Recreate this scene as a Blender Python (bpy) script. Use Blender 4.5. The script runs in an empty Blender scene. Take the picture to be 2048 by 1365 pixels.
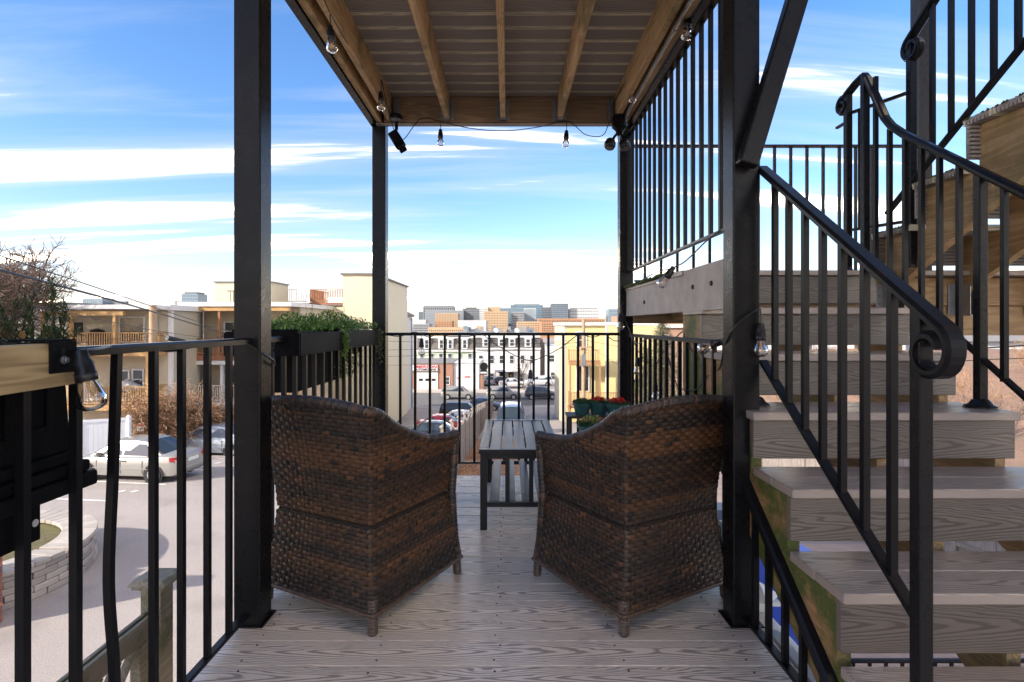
import bpy, math, random
from mathutils import Vector, Matrix, noise as mnoise
V = Vector
rnd = random.Random(7)
sc = bpy.context.scene
COL = sc.collection
# ---------------------------------------------------------------- camera
F_PX, VX, VY, EYE = 1100.0, 1016.0, 650.0, 1.12
cam_d = bpy.data.cameras.new('camera'); cam = bpy.data.objects.new('camera', cam_d); COL.objects.link(cam)
cam.location = (0, 0, EYE); cam.rotation_euler = (math.radians(90), 0, 0)
cam_d.sensor_width = 36; cam_d.lens = F_PX / 2048 * 36
cam_d.shift_x = (1024 - VX) / 2048; cam_d.shift_y = -(682.5 - VY) / 2048
cam_d.clip_start = 0.02; cam_d.clip_end = 6000
sc.camera = cam
# ---------------------------------------------------------------- sky, sun, exposure
SUN_EL, SUN_ROT = math.radians(27), math.radians(238)
w = bpy.data.worlds.new('World'); sc.world = w; w.use_nodes = True
nt = w.node_tree; nt.nodes.clear()
def wn(t, **k):
    n = nt.nodes.new(t)
    for a, b in k.items(): setattr(n, a, b)
    return n
L = nt.links.new
wout = wn('ShaderNodeOutputWorld'); bg = wn('ShaderNodeBackground'); bg.inputs['Strength'].default_value = 0.15
sky = wn('ShaderNodeTexSky', sky_type='NISHITA', sun_disc=False, sun_elevation=SUN_EL, sun_rotation=SUN_ROT)
sky.altitude = 20; sky.air_density = 1.0; sky.dust_density = 0.6; sky.ozone_density = 2.6
tc = wn('ShaderNodeTexCoord'); sep = wn('ShaderNodeSeparateXYZ'); L(tc.outputs['Generated'], sep.inputs[0])
def wm(op, a, b=None, c=None, clamp=False):
    n = wn('ShaderNodeMath', operation=op); n.use_clamp = clamp
    for i, q in enumerate((a, b, c)):
        if q is None: continue
        if isinstance(q, (int, float)): n.inputs[i].default_value = q
        else: L(q, n.inputs[i])
    return n.outputs[0]
zc = wm('MAXIMUM', sep.outputs[2], 0.0)
den = wm('ADD', zc, 0.16)
cx = wm('DIVIDE', sep.outputs[0], den); cy = wm('DIVIDE', sep.outputs[1], den)
comb = wn('ShaderNodeCombineXYZ')
L(wm('ADD', wm('MULTIPLY', cx, 0.24), wm('MULTIPLY', cy, -0.10)), comb.inputs[0])
L(wm('ADD', wm('MULTIPLY', cy, 1.7), wm('MULTIPLY', cx, -0.10)), comb.inputs[1])
nz = wn('ShaderNodeTexNoise'); nz.inputs['Scale'].default_value = 1.15; nz.inputs['Detail'].default_value = 9
nz.inputs['Roughness'].default_value = 0.56; nz.inputs['Distortion'].default_value = 0.5
L(comb.outputs[0], nz.inputs['Vector'])
# thin cloud all the way round, thicker and hazier low in the sky
low = wm('SUBTRACT', 1.0, wm('DIVIDE', zc, 0.42), clamp=True)
thr = wm('SUBTRACT', 0.555, wm('MULTIPLY', low, 0.04)); thv = wm('SUBTRACT', 0.47, wm('MULTIPLY', low, 0.10))
cl = wm('MULTIPLY', wm('SUBTRACT', nz.outputs['Fac'], thr), 3.6, clamp=True)
cl = wm('MULTIPLY', wm('POWER', cl, 2.8), 0.17)
veil = wm('MULTIPLY', wm('POWER', wm('MULTIPLY', wm('SUBTRACT', nz.outputs['Fac'], thv), 3.6, clamp=True), 1.2), 0.75)
hz = wm('POWER', wm('SUBTRACT', 1.0, wm('DIVIDE', zc, 0.13), clamp=True), 2.0)
hs = wn('ShaderNodeHueSaturation'); hs.inputs['Saturation'].default_value = 1.25; hs.inputs['Value'].default_value = 0.92
L(sky.outputs[0], hs.inputs['Color'])
mixv = wn('ShaderNodeMix', data_type='RGBA'); L(veil, mixv.inputs['Factor'])
tn = wn('ShaderNodeMix', data_type='RGBA', blend_type='MULTIPLY'); tn.inputs['Factor'].default_value = 1; L(hs.outputs[0], tn.inputs[6]); tn.inputs[7].default_value = (1.10, .93, .97, 1); L(tn.outputs[2], mixv.inputs[6]); mixv.inputs[7].default_value = (3.2, 3.25, 3.3, 1)
mixw = wn('ShaderNodeMix', data_type='RGBA'); L(cl, mixw.inputs['Factor']); L(mixv.outputs[2], mixw.inputs[6])
mixw.inputs[7].default_value = (5200, 4080, 2800, 1)
mixc = wn('ShaderNodeMix', data_type='RGBA'); L(wm('MULTIPLY', hz, 0.45), mixc.inputs['Factor']); L(mixw.outputs[2], mixc.inputs[6])
mixc.inputs[7].default_value = (5.6, 5.5, 5.3, 1)
L(mixc.outputs[2], bg.inputs['Color']); L(bg.outputs[0], wout.inputs[0])
sd = bpy.data.lights.new('sun', 'SUN'); so = bpy.data.objects.new('sun', sd); COL.objects.link(so)
sd.energy = 3.7; sd.angle = math.radians(1.0); sd.color = (1.0, 0.93, 0.82)
sdir = V((math.sin(SUN_ROT) * math.cos(SUN_EL), math.cos(SUN_ROT) * math.cos(SUN_EL), math.sin(SUN_EL)))
so.rotation_euler = sdir.to_track_quat('Z', 'Y').to_euler(); so.location = sdir * 60
vs = sc.view_settings; vs.view_transform = 'Standard'; vs.look = 'None'; vs.gamma = 1; vs.exposure = 1.15; vs.use_curve_mapping = False
sc.cycles.max_bounces = 8; sc.cycles.diffuse_bounces = 4; sc.cycles.transparent_max_bounces = 12
sc.cycles.caustics_reflective = False; sc.cycles.caustics_refractive = False

# ---------------------------------------------------------------- helpers
def P(x, y, Y):
    """photo pixel + distance -> world point"""
    return V(((x - VX) * Y / F_PX, Y, EYE - (y - VY) * Y / F_PX))
def tag(o, label=None, cat=None, group=None, kind=None):
    if label: o['label'] = label
    if cat: o['category'] = cat
    if group: o['group'] = group
    if kind: o['kind'] = kind
    return o
def thing(name, label, cat, loc=(0, 0, 0), rz=0.0, group=None):
    o = bpy.data.objects.new(name, None); COL.objects.link(o); o.empty_display_size = .1
    o.location = loc; o.rotation_euler = (0, 0, rz)
    return tag(o, label, cat, group)
def rootloc(p):
    while p.parent: p = p.parent
    return V(p.location)
class MB:
    def __init__(s): s.v, s.f, s.c = [], [], None
    def add(s, vs, fs):
        n = len(s.v); s.v += [tuple(a) for a in vs]; s.f += [tuple(i + n for i in f) for f in fs]; return s
    def quad(s, *p): return s.add(p, [tuple(range(len(p)))])
    def box(s, x0, x1, y0, y1, z0, z1):
        return s.add([(x0,y0,z0),(x1,y0,z0),(x1,y1,z0),(x0,y1,z0),(x0,y0,z1),(x1,y0,z1),(x1,y1,z1),(x0,y1,z1)],
                     [(3,2,1,0),(4,5,6,7),(0,1,5,4),(1,2,6,5),(2,3,7,6),(3,0,4,7)])
    def obox(s, c, a, b, d):
        c, a, b, d = V(c), V(a), V(b), V(d)
        return s.add([c-a-b-d, c+a-b-d, c+a+b-d, c-a+b-d, c-a-b+d, c+a-b+d, c+a+b+d, c-a+b+d],
                     [(3,2,1,0),(4,5,6,7),(0,1,5,4),(1,2,6,5),(2,3,7,6),(3,0,4,7)])
    def bar(s, p, q, wd, ht, up=(0, 0, 1)):
        p, q = V(p), V(q); d = q - p; t = d.normalized(); r = t.cross(V(up))
        if r.length < 1e-4: r = t.cross(V((1, 0, 0)))
        r.normalize(); u = r.cross(t)
        return s.obox((p + q) / 2, r * wd / 2, d / 2, u * ht / 2)
    def tube(s, pts, r, n=8, cap=True):
        pts = [V(p) for p in pts]; m = len(pts); base = len(s.v)
        rr = r if isinstance(r, (list, tuple)) else [r] * m
        prev = None
        for i, p in enumerate(pts):
            t = (pts[min(i+1, m-1)] - pts[max(i-1, 0)]).normalized()
            if prev is None:
                a = t.cross(V((0, 0, 1)));
                if a.length < 1e-3: a = t.cross(V((1, 0, 0)))
            else: a = prev - t * prev.dot(t)
            a.normalize(); prev = a; b = t.cross(a)
            for k in range(n):
                an = 2 * math.pi * k / n
                s.v.append(tuple(p + (a * math.cos(an) + b * math.sin(an)) * rr[i]))
        for i in range(m - 1):
            for k in range(n):
                k2 = (k + 1) % n
                s.f.append((base+i*n+k, base+i*n+k2, base+(i+1)*n+k2, base+(i+1)*n+k))
        if cap:
            s.f.append(tuple(base + k for k in range(n))[::-1]); s.f.append(tuple(base + (m-1)*n + k for k in range(n)))
        return s
    def sweep(s, pts, prof, side=None, cap=True):
        """profile [(a,b)] a along side, b along up"""
        pts = [V(p) for p in pts]; m = len(pts); n = len(prof); base = len(s.v)
        for i, p in enumerate(pts):
            t = (pts[min(i+1, m-1)] - pts[max(i-1, 0)]).normalized()
            sd_ = V(side) if side is not None else t.cross(V((0, 0, 1))).normalized()
            u = sd_.cross(t).normalized()
            for a, b in prof: s.v.append(tuple(p + sd_ * a + u * b))
        for i in range(m - 1):
            for k in range(n):
                k2 = (k + 1) % n
                s.f.append((base+i*n+k, base+i*n+k2, base+(i+1)*n+k2, base+(i+1)*n+k))
        if cap:
            s.f.append(tuple(base + k for k in range(n))[::-1]); s.f.append(tuple(base + (m-1)*n + k for k in range(n)))
        return s
    def lathe(s, prof, n=16, o=(0, 0, 0), ax=None):
        """prof [(r,h)] turned about axis ax (default z) at o"""
        o = V(o); base = len(s.v); m = len(prof)
        az = V(ax).normalized() if ax is not None else V((0, 0, 1))
        a = az.cross(V((0, 1, 0)));
        if a.length < 1e-3: a = az.cross(V((1, 0, 0)))
        a.normalize(); b = az.cross(a)
        for r, h in prof:
            for k in range(n):
                an = 2 * math.pi * k / n
                s.v.append(tuple(o + az * h + (a * math.cos(an) + b * math.sin(an)) * r))
        for i in range(m - 1):
            for k in range(n):
                k2 = (k + 1) % n
                s.f.append((base+i*n+k, base+i*n+k2, base+(i+1)*n+k2, base+(i+1)*n+k))
        s.f.append(tuple(base + k for k in range(n))[::-1]); s.f.append(tuple(base + (m-1)*n + k for k in range(n)))
        return s
    def prism(s, poly, ext):
        poly = [V(p) for p in poly]; e = V(ext); n = len(poly)
        return s.add(poly + [p + e for p in poly], [tuple(range(n))[::-1], tuple(range(n, 2*n))] +
                     [(i, (i+1) % n, n + (i+1) % n, n + i) for i in range(n)])
    def mesh(s, name, mat, smooth=False):
        me = bpy.data.meshes.new(name); me.from_pydata(s.v, [], s.f); me.update()
        if s.c:
            at = me.color_attributes.new('col', 'FLOAT_COLOR', 'POINT')
            at.data.foreach_set('color', [q for c in s.c for q in c])
        me.materials.append(mat)
        if smooth: me.polygons.foreach_set('use_smooth', [True] * len(me.polygons))
        return me
    def build(s, name, mat, parent=None, smooth=False, bevel=0, local=False, seg=2):
        if parent is not None and not local:
            o = rootloc(parent); s.v = [(a-o.x, b-o.y, c-o.z) for a, b, c in s.v]
        ob = bpy.data.objects.new(name, s.mesh(name, mat, smooth)); COL.objects.link(ob)
        if parent is not None: ob.parent = parent
        if bevel:
            m = ob.modifiers.new('bevel', 'BEVEL'); m.width = bevel; m.segments = seg; m.limit_method = 'ANGLE'; m.angle_limit = .6
        elif smooth:
            try: ob.data.set_sharp_from_angle(angle=math.radians(38))
            except Exception: pass
        return ob
def link_mesh(name, me, parent, loc=(0, 0, 0), rot=(0, 0, 0), scale=None):
    """another object on shared mesh data; loc is world, parent unrotated"""
    ob = bpy.data.objects.new(name, me); COL.objects.link(ob)
    l = V(loc)
    if parent is not None: ob.parent = parent; l = l - rootloc(parent)
    ob.location = l; ob.rotation_euler = rot
    if scale: ob.scale = scale
    return ob
def dup(root, loc, rz=0.0, label=None, group=None):
    r = root.copy(); COL.objects.link(r); r.location = loc; r.rotation_euler = (0, 0, rz)
    if label: r['label'] = label
    if group: r['group'] = group
    def rec(a, b):
        for ch in list(a.children):
            c = ch.copy(); COL.objects.link(c); c.parent = b; rec(ch, c)
    rec(root, r); return r
def smoothpath(pts, sub=6):
    pts = [V(p) for p in pts]; out = []
    for i in range(len(pts) - 1):
        p0, p1, p2, p3 = pts[max(i-1, 0)], pts[i], pts[i+1], pts[min(i+2, len(pts)-1)]
        for k in range(sub):
            t = k / sub
            out.append(0.5 * ((2*p1) + (p2-p0)*t + (2*p0-5*p1+4*p2-p3)*t*t + (3*p1-p0-3*p2+p3)*t**3))
    out.append(pts[-1]); return out
def interp(tab, t):
    if t <= tab[0][0]: return tab[0][1]
    for (a, b), (c, d) in zip(tab, tab[1:]):
        if t <= c: return b + (d - b) * (t - a) / (c - a)
    return tab[-1][1]

# ---------------------------------------------------------------- materials
MATS = {}
def newmat(name):
    m = bpy.data.materials.new(name); m.use_nodes = True; n = m.node_tree
    b = n.nodes['Principled BSDF']; return m, n, b
class NT:
    def __init__(s, n): s.n = n
    def node(s, t, **k):
        q = s.n.nodes.new(t)
        for a, b in k.items(): setattr(q, a, b)
        return q
    def put(s, sock, v):
        if isinstance(v, bpy.types.NodeSocket): s.n.links.new(v, sock)
        else: sock.default_value = v
    def math(s, op, a, b=None, c=None, clamp=False):
        q = s.node('ShaderNodeMath', operation=op); q.use_clamp = clamp
        for i, x in enumerate((a, b, c)):
            if x is not None: s.put(q.inputs[i], x)
        return q.outputs[0]
    def mix(s, f, a, b, blend='MIX'):
        q = s.node('ShaderNodeMix', data_type='RGBA', blend_type=blend)
        s.put(q.inputs['Factor'], f); s.put(q.inputs[6], a); s.put(q.inputs[7], b); return q.outputs[2]
    def obj(s): return s.node('ShaderNodeTexCoord').outputs['Object']
    def map(s, vec, scale=(1, 1, 1), loc=(0, 0, 0), rot=(0, 0, 0)):
        q = s.node('ShaderNodeMapping'); s.put(q.inputs['Vector'], vec); s.put(q.inputs['Scale'], scale)
        s.put(q.inputs['Location'], loc); s.put(q.inputs['Rotation'], rot); return q.outputs[0]
    def noise(s, vec, scale, detail=4, rough=.55, dist=0):
        q = s.node('ShaderNodeTexNoise'); s.put(q.inputs['Vector'], vec); q.inputs['Scale'].default_value = scale
        q.inputs['Detail'].default_value = detail; q.inputs['Roughness'].default_value = rough; q.inputs['Distortion'].default_value = dist
        return q.outputs['Fac']
    def ramp(s, f, lo, hi):
        q = s.node('ShaderNodeMapRange', clamp=True); s.put(q.inputs[0], f); q.inputs[1].default_value = lo; q.inputs[2].default_value = hi
        return q.outputs[0]
    def bump(s, h, strength, dist, b):
        q = s.node('ShaderNodeBump'); s.put(q.inputs['Height'], h); q.inputs['Strength'].default_value = strength
        q.inputs['Distance'].default_value = dist; s.n.links.new(q.outputs[0], b.inputs['Normal'])
    def rand(s): return s.node('ShaderNodeObjectInfo').outputs['Random']
def c4(c): return (c[0], c[1], c[2], 1)
def mul(c, k): return tuple(min(1, a * k) for a in c[:3])
def pm(name, col, rough=.6, var=.15, scale=6, metal=0.0, bump=0.0, bscale=None, stretch=(1, 1, 1), rvar=.0, spec=.5, coat=0, dirt=None, dirtamt=.0, dscale=2.5):
    """general painted / solid surface: noise-broken colour, fine relief, optional stain colour"""
    if name in MATS: return MATS[name]
    m, n, b = newmat(name); t = NT(n); vec = t.map(t.obj(), stretch)
    f = t.noise(vec, scale, 6)
    colr = t.mix(t.ramp(f, .25, .75), c4(mul(col, 1 - var)), c4(mul(col, 1 + var)))
    if rvar: colr = t.mix(rvar, colr, t.mix(t.rand(), c4(mul(col, .55)), c4(mul(col, 1.45))))
    if dirt: colr = t.mix(t.math('MULTIPLY', t.ramp(t.noise(t.obj(), dscale, 8, .65), .48, .72), dirtamt), colr, c4(dirt))
    n.links.new(colr, b.inputs['Base Color']); b.inputs['Roughness'].default_value = rough
    n.links.new(t.math('ADD', rough - .08, t.math('MULTIPLY', f, .16)), b.inputs['Roughness'])
    b.inputs['Metallic'].default_value = metal; b.inputs['Specular IOR Level'].default_value = spec
    if coat: b.inputs['Coat Weight'].default_value = coat; b.inputs['Coat Roughness'].default_value = .06
    if bump: t.bump(t.noise(vec, bscale or scale * 6, 4), bump, .01, b)
    MATS[name] = m; return m
def deckmat(name, col, col2, axis=0, up=1, dirt=.25, mirror=1):
    """embossed composite board: nested cathedral arches along local axis"""
    m, n, b = newmat(name); t = NT(n); o = t.obj(); sp = t.node('ShaderNodeSeparateXYZ'); n.links.new(o, sp.inputs[0])
    r = t.rand(); rr = t.math('MULTIPLY', r, 37.0)
    x = t.math('ADD', sp.outputs[axis], rr)
    cmb = t.node('ShaderNodeCombineXYZ'); n.links.new(t.math('MULTIPLY', x, 1.1), cmb.inputs[0]); n.links.new(t.math('MULTIPLY', sp.outputs[up], 6.0), cmb.inputs[1]); n.links.new(rr, cmb.inputs[2])
    wob = t.noise(cmb.outputs[0], 2.2, 3)
    wob2 = t.noise(cmb.outputs[0], 14, 2)
    yy = t.math('ADD', sp.outputs[up], t.math('MULTIPLY', t.math('SUBTRACT', r, .5), .05))
    yy = t.math('ADD', yy, t.math('MULTIPLY', t.math('SUBTRACT', wob, .5), .05))
    q = t.math('POWER', t.math('ABSOLUTE', t.math('MULTIPLY', yy, 15.0)), 1.55)
    # arches reset every .75 m
    xm = t.math('PINGPONG', x, .95)
    sgn = t.math('MULTIPLY', xm, 8.0)
    ph = t.math('ADD', t.math('ADD', sgn, t.math('MULTIPLY', q, 6.6)), t.math('ADD', t.math('MULTIPLY', wob, 3.2), t.math('MULTIPLY', wob2, .35)))
    s_ = t.math('SINE', t.math('MULTIPLY', ph, 6.283))
    nrm = t.node('ShaderNodeSeparateXYZ'); n.links.new(t.node('ShaderNodeTexCoord').outputs['Normal'], nrm.inputs[0])
    line = t.math('MULTIPLY', t.ramp(s_, .0, .75), t.math('ABSOLUTE', nrm.outputs[3-axis-up]))
    big = t.noise(t.map(o, (.9, .9, .9)), 2.3, 5)
    base = t.mix(t.ramp(big, .3, .7), c4(mul(col, .86)), c4(mul(col, 1.1)))
    base = t.mix(.5, base, t.mix(r, c4(mul(col, .82)), c4(mul(col, 1.15))))
    colr = t.mix(t.math('MULTIPLY', line, .85), base, c4(col2))
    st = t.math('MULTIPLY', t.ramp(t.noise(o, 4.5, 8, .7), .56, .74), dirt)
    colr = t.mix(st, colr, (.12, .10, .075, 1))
    n.links.new(colr, b.inputs['Base Color']); b.inputs['Roughness'].default_value = .5
    n.links.new(t.math('ADD', .24, t.math('MULTIPLY', big, .22)), b.inputs['Roughness']); b.inputs['Specular IOR Level'].default_value = .6
    t.bump(t.math('SUBTRACT', 1.0, line), .2, .002, b); MATS[name] = m; return m
def woodmat(name, c1, c2, axis=1, moss=0.0, mlo=.5, rings=26, rough=.7, knots=True):
    """sawn timber, grain running along the given local axis"""
    m, n, b = newmat(name); t = NT(n); o = t.obj()
    sc_ = [7.0, 7.0, 7.0]; sc_[axis] = .55
    r = t.math('MULTIPLY', t.rand(), 19.0); lc = t.node('ShaderNodeCombineXYZ')
    for i in range(3): n.links.new(r, lc.inputs[i])
    vec = t.map(o, tuple(sc_), lc.outputs[0])
    g = t.noise(vec, 1.0, 3, .5, .6)
    band = t.math('SINE', t.math('MULTIPLY', g, rings * 3.0))
    fine = t.noise(t.map(o, tuple(40 if i != axis else 1.2 for i in range(3)), lc.outputs[0]), 3, 3)
    f = t.math('ADD', t.math('MULTIPLY', t.ramp(band, -.6, .9), .55), t.math('MULTIPLY', fine, .45))
    colr = t.mix(f, c4(c2), c4(c1))
    big = t.noise(o, 1.7, 5); colr = t.mix(t.math('MULTIPLY', t.ramp(big, .45, .75), .45), colr, c4(mul(c2, .75)))
    if moss:
        mm = t.math('MULTIPLY', t.ramp(t.noise(o, 3.6, 7, .7), mlo, mlo + .12), moss)
        colr = t.mix(mm, colr, t.mix(t.noise(o, 60, 2), (.035, .06, .010, 1), (.10, .12, .022, 1)))
    n.links.new(colr, b.inputs['Base Color']); b.inputs['Roughness'].default_value = rough
    t.bump(f, .25, .003, b); MATS[name] = m; return m
def steelmat(name, col=(.0085, .0085, .0095), rust=.2, rough=.27, spec=.16):
    m, n, b = newmat(name); t = NT(n); o = t.obj()
    f = t.noise(o, 9, 6); c = t.mix(f, c4(mul(col, .7)), c4(mul(col, 1.5)))
    rz = t.math('MULTIPLY', t.ramp(t.noise(o, 5.5, 9, .72), .60, .74), rust)
    c = t.mix(rz, c, (.13, .055, .025, 1))
    n.links.new(c, b.inputs['Base Color']); b.inputs['Specular IOR Level'].default_value = spec
    n.links.new(t.math('ADD', rough - .1, t.math('MULTIPLY', t.noise(o, 30, 5), .25)), b.inputs['Roughness'])
    t.bump(t.noise(o, 140, 3), .12, .002, b); MATS[name] = m; return m
def glassmat(name, tint=(.05, .06, .07), rough=.04):
    m, n, b = newmat(name); b.inputs['Base Color'].default_value = c4(tint); b.inputs['Roughness'].default_value = rough
    b.inputs['Specular IOR Level'].default_value = .8
    t = NT(n); t.bump(t.noise(t.obj(), 1.4, 2), .05, .02, b); MATS[name] = m; return m
def clearmat(name, tint=(.96, .97, .97), refl=.12):
    m, n, b = newmat(name); t = NT(n); out = n.nodes['Material Output']
    tr = t.node('ShaderNodeBsdfTransparent'); tr.inputs[0].default_value = c4(tint)
    gl = t.node('ShaderNodeBsdfGlossy'); gl.inputs['Roughness'].default_value = .03
    lw = t.node('ShaderNodeFresnel'); lw.inputs['IOR'].default_value = 1.5
    mx = t.node('ShaderNodeMixShader'); n.links.new(t.math('ADD', t.math('MULTIPLY', lw.outputs[0], .9), refl * .3, clamp=True), mx.inputs[0])
    n.links.new(tr.outputs[0], mx.inputs[1]); n.links.new(gl.outputs[0], mx.inputs[2]); n.links.new(mx.outputs[0], out.inputs[0])
    MATS[name] = m; return m
def attrmat(name, rough=.45, bump=0, spec=.5, trans=0):
    m, n, b = newmat(name); t = NT(n); a = t.node('ShaderNodeAttribute', attribute_name='col')
    f = t.noise(t.obj(), 40, 4); c = t.mix(.3, a.outputs['Color'], t.mix(f, (0, 0, 0, 1), (1, 1, 1, 1)), 'OVERLAY')
    n.links.new(c, b.inputs['Base Color']); b.inputs['Roughness'].default_value = rough; b.inputs['Specular IOR Level'].default_value = spec
    if bump: t.bump(t.noise(t.obj(), 260, 3), bump, .002, b)
    MATS[name] = m; return m
def brickmat(name, c1, c2, mortar, bw=.21, bh=.072, axis='x'):
    m, n, b = newmat(name); t = NT(n); o = t.obj(); sp = t.node('ShaderNodeSeparateXYZ'); n.links.new(o, sp.inputs[0])
    cb = t.node('ShaderNodeCombineXYZ'); n.links.new(t.math('ADD', sp.outputs[0], sp.outputs[1]), cb.inputs[0]); n.links.new(sp.outputs[2], cb.inputs[1])
    q = t.node('ShaderNodeTexBrick'); n.links.new(cb.outputs[0], q.inputs['Vector'])
    q.inputs['Color1'].default_value = c4(c1); q.inputs['Color2'].default_value = c4(c2); q.inputs['Mortar'].default_value = c4(mortar)
    q.inputs['Scale'].default_value = 1; q.inputs['Brick Width'].default_value = bw; q.inputs['Row Height'].default_value = bh; q.inputs['Mortar Size'].default_value = .008
    c = t.mix(t.math('MULTIPLY', t.noise(o, 3, 6), .5), q.outputs['Color'], c4(mul(c1, .6)))
    n.links.new(c, b.inputs['Base Color']); b.inputs['Roughness'].default_value = .85
    t.bump(q.outputs['Fac'], -.6, .01, b); MATS[name] = m; return m
def groundmat(name, col, var, s1, speck=.0, s2=60, rough=.9, cracks=0, patch=None):
    m, n, b = newmat(name); t = NT(n); o = t.obj()
    f = t.noise(o, s1, 7, .6); c = t.mix(t.ramp(f, .3, .7), c4(mul(col, 1 - var)), c4(mul(col, 1 + var)))
    g = t.noise(o, s2, 3, .7); c = t.mix(speck, c, t.mix(t.ramp(g, .3, .7), c4(mul(col, .3)), c4(mul(col, 1.9))))
    if cracks:
        vo = t.node('ShaderNodeTexVoronoi', feature='DISTANCE_TO_EDGE'); n.links.new(t.map(o, (.16, .16, .16)), vo.inputs['Vector'])
        n2 = t.noise(o, .35, 4)
        dk = t.math('MULTIPLY', t.math('SUBTRACT', 1.0, t.ramp(vo.outputs['Distance'], .0, .012)), t.math('MULTIPLY', t.ramp(n2, .5, .6), cracks))
        c = t.mix(dk, c, c4(mul(col, .35)))
    if patch: c = t.mix(t.math('MULTIPLY', t.ramp(t.noise(o, .5, 6), .55, .68), .8), c, c4(patch))
    n.links.new(c, b.inputs['Base Color']); b.inputs['Roughness'].default_value = rough
    t.bump(g, .3, .01, b); MATS[name] = m; return m

M_STEEL = steelmat('black_steel'); M_STEEL2 = steelmat('black_rail_steel', (.007, .007, .0085), .15, .3)
M_CHANNEL = steelmat('steel_channel_painted_glare', (.34, .30, .27), .18, .5)  # sky glare on black steel, painted in as a grey base colour
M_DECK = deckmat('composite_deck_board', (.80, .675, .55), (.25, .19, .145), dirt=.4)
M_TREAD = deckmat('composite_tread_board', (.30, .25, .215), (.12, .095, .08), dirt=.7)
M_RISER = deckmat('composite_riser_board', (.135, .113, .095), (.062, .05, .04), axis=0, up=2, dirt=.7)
M_SCALLOP_OLD = pm('scalloped_board_underside', (.36, .32, .28), .7, .2, 4, dirt=(.30, .30, .12), dirtamt=.35, dscale=5, stretch=(.5, 4, 4))
def scallopmat():
    m, n, b = newmat('scalloped_board_plastic'); t = NT(n); o = t.obj(); sp = t.node('ShaderNodeSeparateXYZ'); n.links.new(o, sp.inputs[0])
    f = t.noise(t.map(o, (.6, 5, 5)), 4, 6); c = t.mix(f, (.30, .265, .235, 1), (.40, .36, .32, 1)); c = t.mix(.3, c, t.mix(t.rand(), (.26, .23, .20, 1), (.42, .38, .34, 1)))
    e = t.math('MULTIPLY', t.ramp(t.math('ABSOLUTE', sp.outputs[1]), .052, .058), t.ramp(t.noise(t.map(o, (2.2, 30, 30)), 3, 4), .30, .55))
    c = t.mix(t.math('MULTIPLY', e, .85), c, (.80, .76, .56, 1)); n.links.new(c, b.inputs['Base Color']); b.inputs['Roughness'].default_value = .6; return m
M_SCALLOP = scallopmat()
M_JOIST = woodmat('treated_joist_timber', (.72, .50, .26), (.46, .28, .13), 1, moss=.55)
M_JOISTX = woodmat('treated_header_timber', (.36, .24, .14), (.19, .12, .07), 0, moss=.15)
M_STRINGER = woodmat('stair_stringer_timber', (.50, .35, .18), (.30, .18, .08), 1, moss=.35)
M_STRMOSS = woodmat('mossy_stringer_timber', (.42, .25, .11), (.24, .13, .055), 1, moss=1.0, mlo=.41)
M_PLANK = woodmat('planter_plank_timber', (.50, .36, .17), (.22, .14, .06), 1, moss=0)
M_FENCE = woodmat('weathered_fence_timber', (.36, .31, .27), (.20, .165, .14), 2, moss=.12)
M_LATT = woodmat('mossy_lattice_timber', (.36, .32, .23), (.20, .17, .11), 1, moss=.65)
M_DECKW = woodmat('golden_deck_timber', (.52, .315, .125), (.34, .19, .07), 2)
M_DECKR = woodmat('red_stained_deck_timber', (.36, .16, .075), (.22, .09, .045), 2)
M_POLE = woodmat('pole_timber', (.46, .33, .20), (.28, .19, .12), 2)
M_GALV = pm('galvanised_bracket', (.30, .31, .32), .4, .2, 20, metal=.8)
M_BLACKP = pm('black_plastic', (.012, .012, .013), .38, .3, 30)
M_PLANTER = pm('black_planter_plastic', (.006, .006, .007), .6, .3, 12, spec=.06, bump=.1, bscale=120)
M_CABLE = pm('black_rubber_cable', (.014, .014, .014), .42, .3, 40)
M_BULB = clearmat('bulb_glass', refl=.3); M_FIL = pm('filament', (.75, .40, .12), .5, .1)
M_TABLE = pm('dark_bronze_table_metal', (.022, .02, .021), .36, .2, 14, spec=.3)
M_WICK = attrmat('woven_resin_strands', .38, .1, .35); M_WICKIN = pm('wicker_inner', (.018, .012, .009), .6, .3, 30)
M_RIM = pm('wicker_rim', (.075, .045, .03), .42, .5, 60, stretch=(1, 1, 1))
M_LEAF = attrmat('foliage', .5); M_SOIL = pm('potting_soil', (.03, .022, .016), .9, .4, 30, bump=.5)
# ================================================================ the deck
XL, XR, YF, YB, PW = -1.019, .935, 2.04, 4.10, .1
deck = MB().box(-1.0, .925, -.55, 4.09, -.26, -.03).build('deck_floor', M_JOISTX); tag(deck, kind='structure', label='grey composite plank deck floor of the balcony')
bm_ = MB().box(-.985, .975, -.0682, .0682, -.026, 0); bm_.v = [(a, b, c) for a, b, c in bm_.v]
board_me = bm_.mesh('deck_board', M_DECK)
SEAM0, PITCH = 1.805, .1427
k = -16
while SEAM0 + (k + 1) * PITCH < 4.12:
    o = link_mesh('deck_board', board_me, deck, (-.035, SEAM0 + (k + .5) * PITCH, rnd.uniform(-.0012, .0012)))
    b = o.modifiers.new('bevel', 'BEVEL'); b.width = .0012; b.segments = 1
    k += 1
sm = MB()
for k in range(-8, 16):
    for jx in (-.88, -.447, -.037, .38, .80):
        for dy in (.03, .112):
            x = jx + rnd.uniform(-.012, .012); y = SEAM0 + k * PITCH + dy + rnd.uniform(-.006, .006)
            sm.lathe([(.0042, -.001), (.0036, .0017)], 7, (x, y, 0))
o = sm.build('screw_heads', pm('rusty_screw', (.07, .035, .018), .7, .5, 80), deck); tag(o, kind='stuff')
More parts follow.
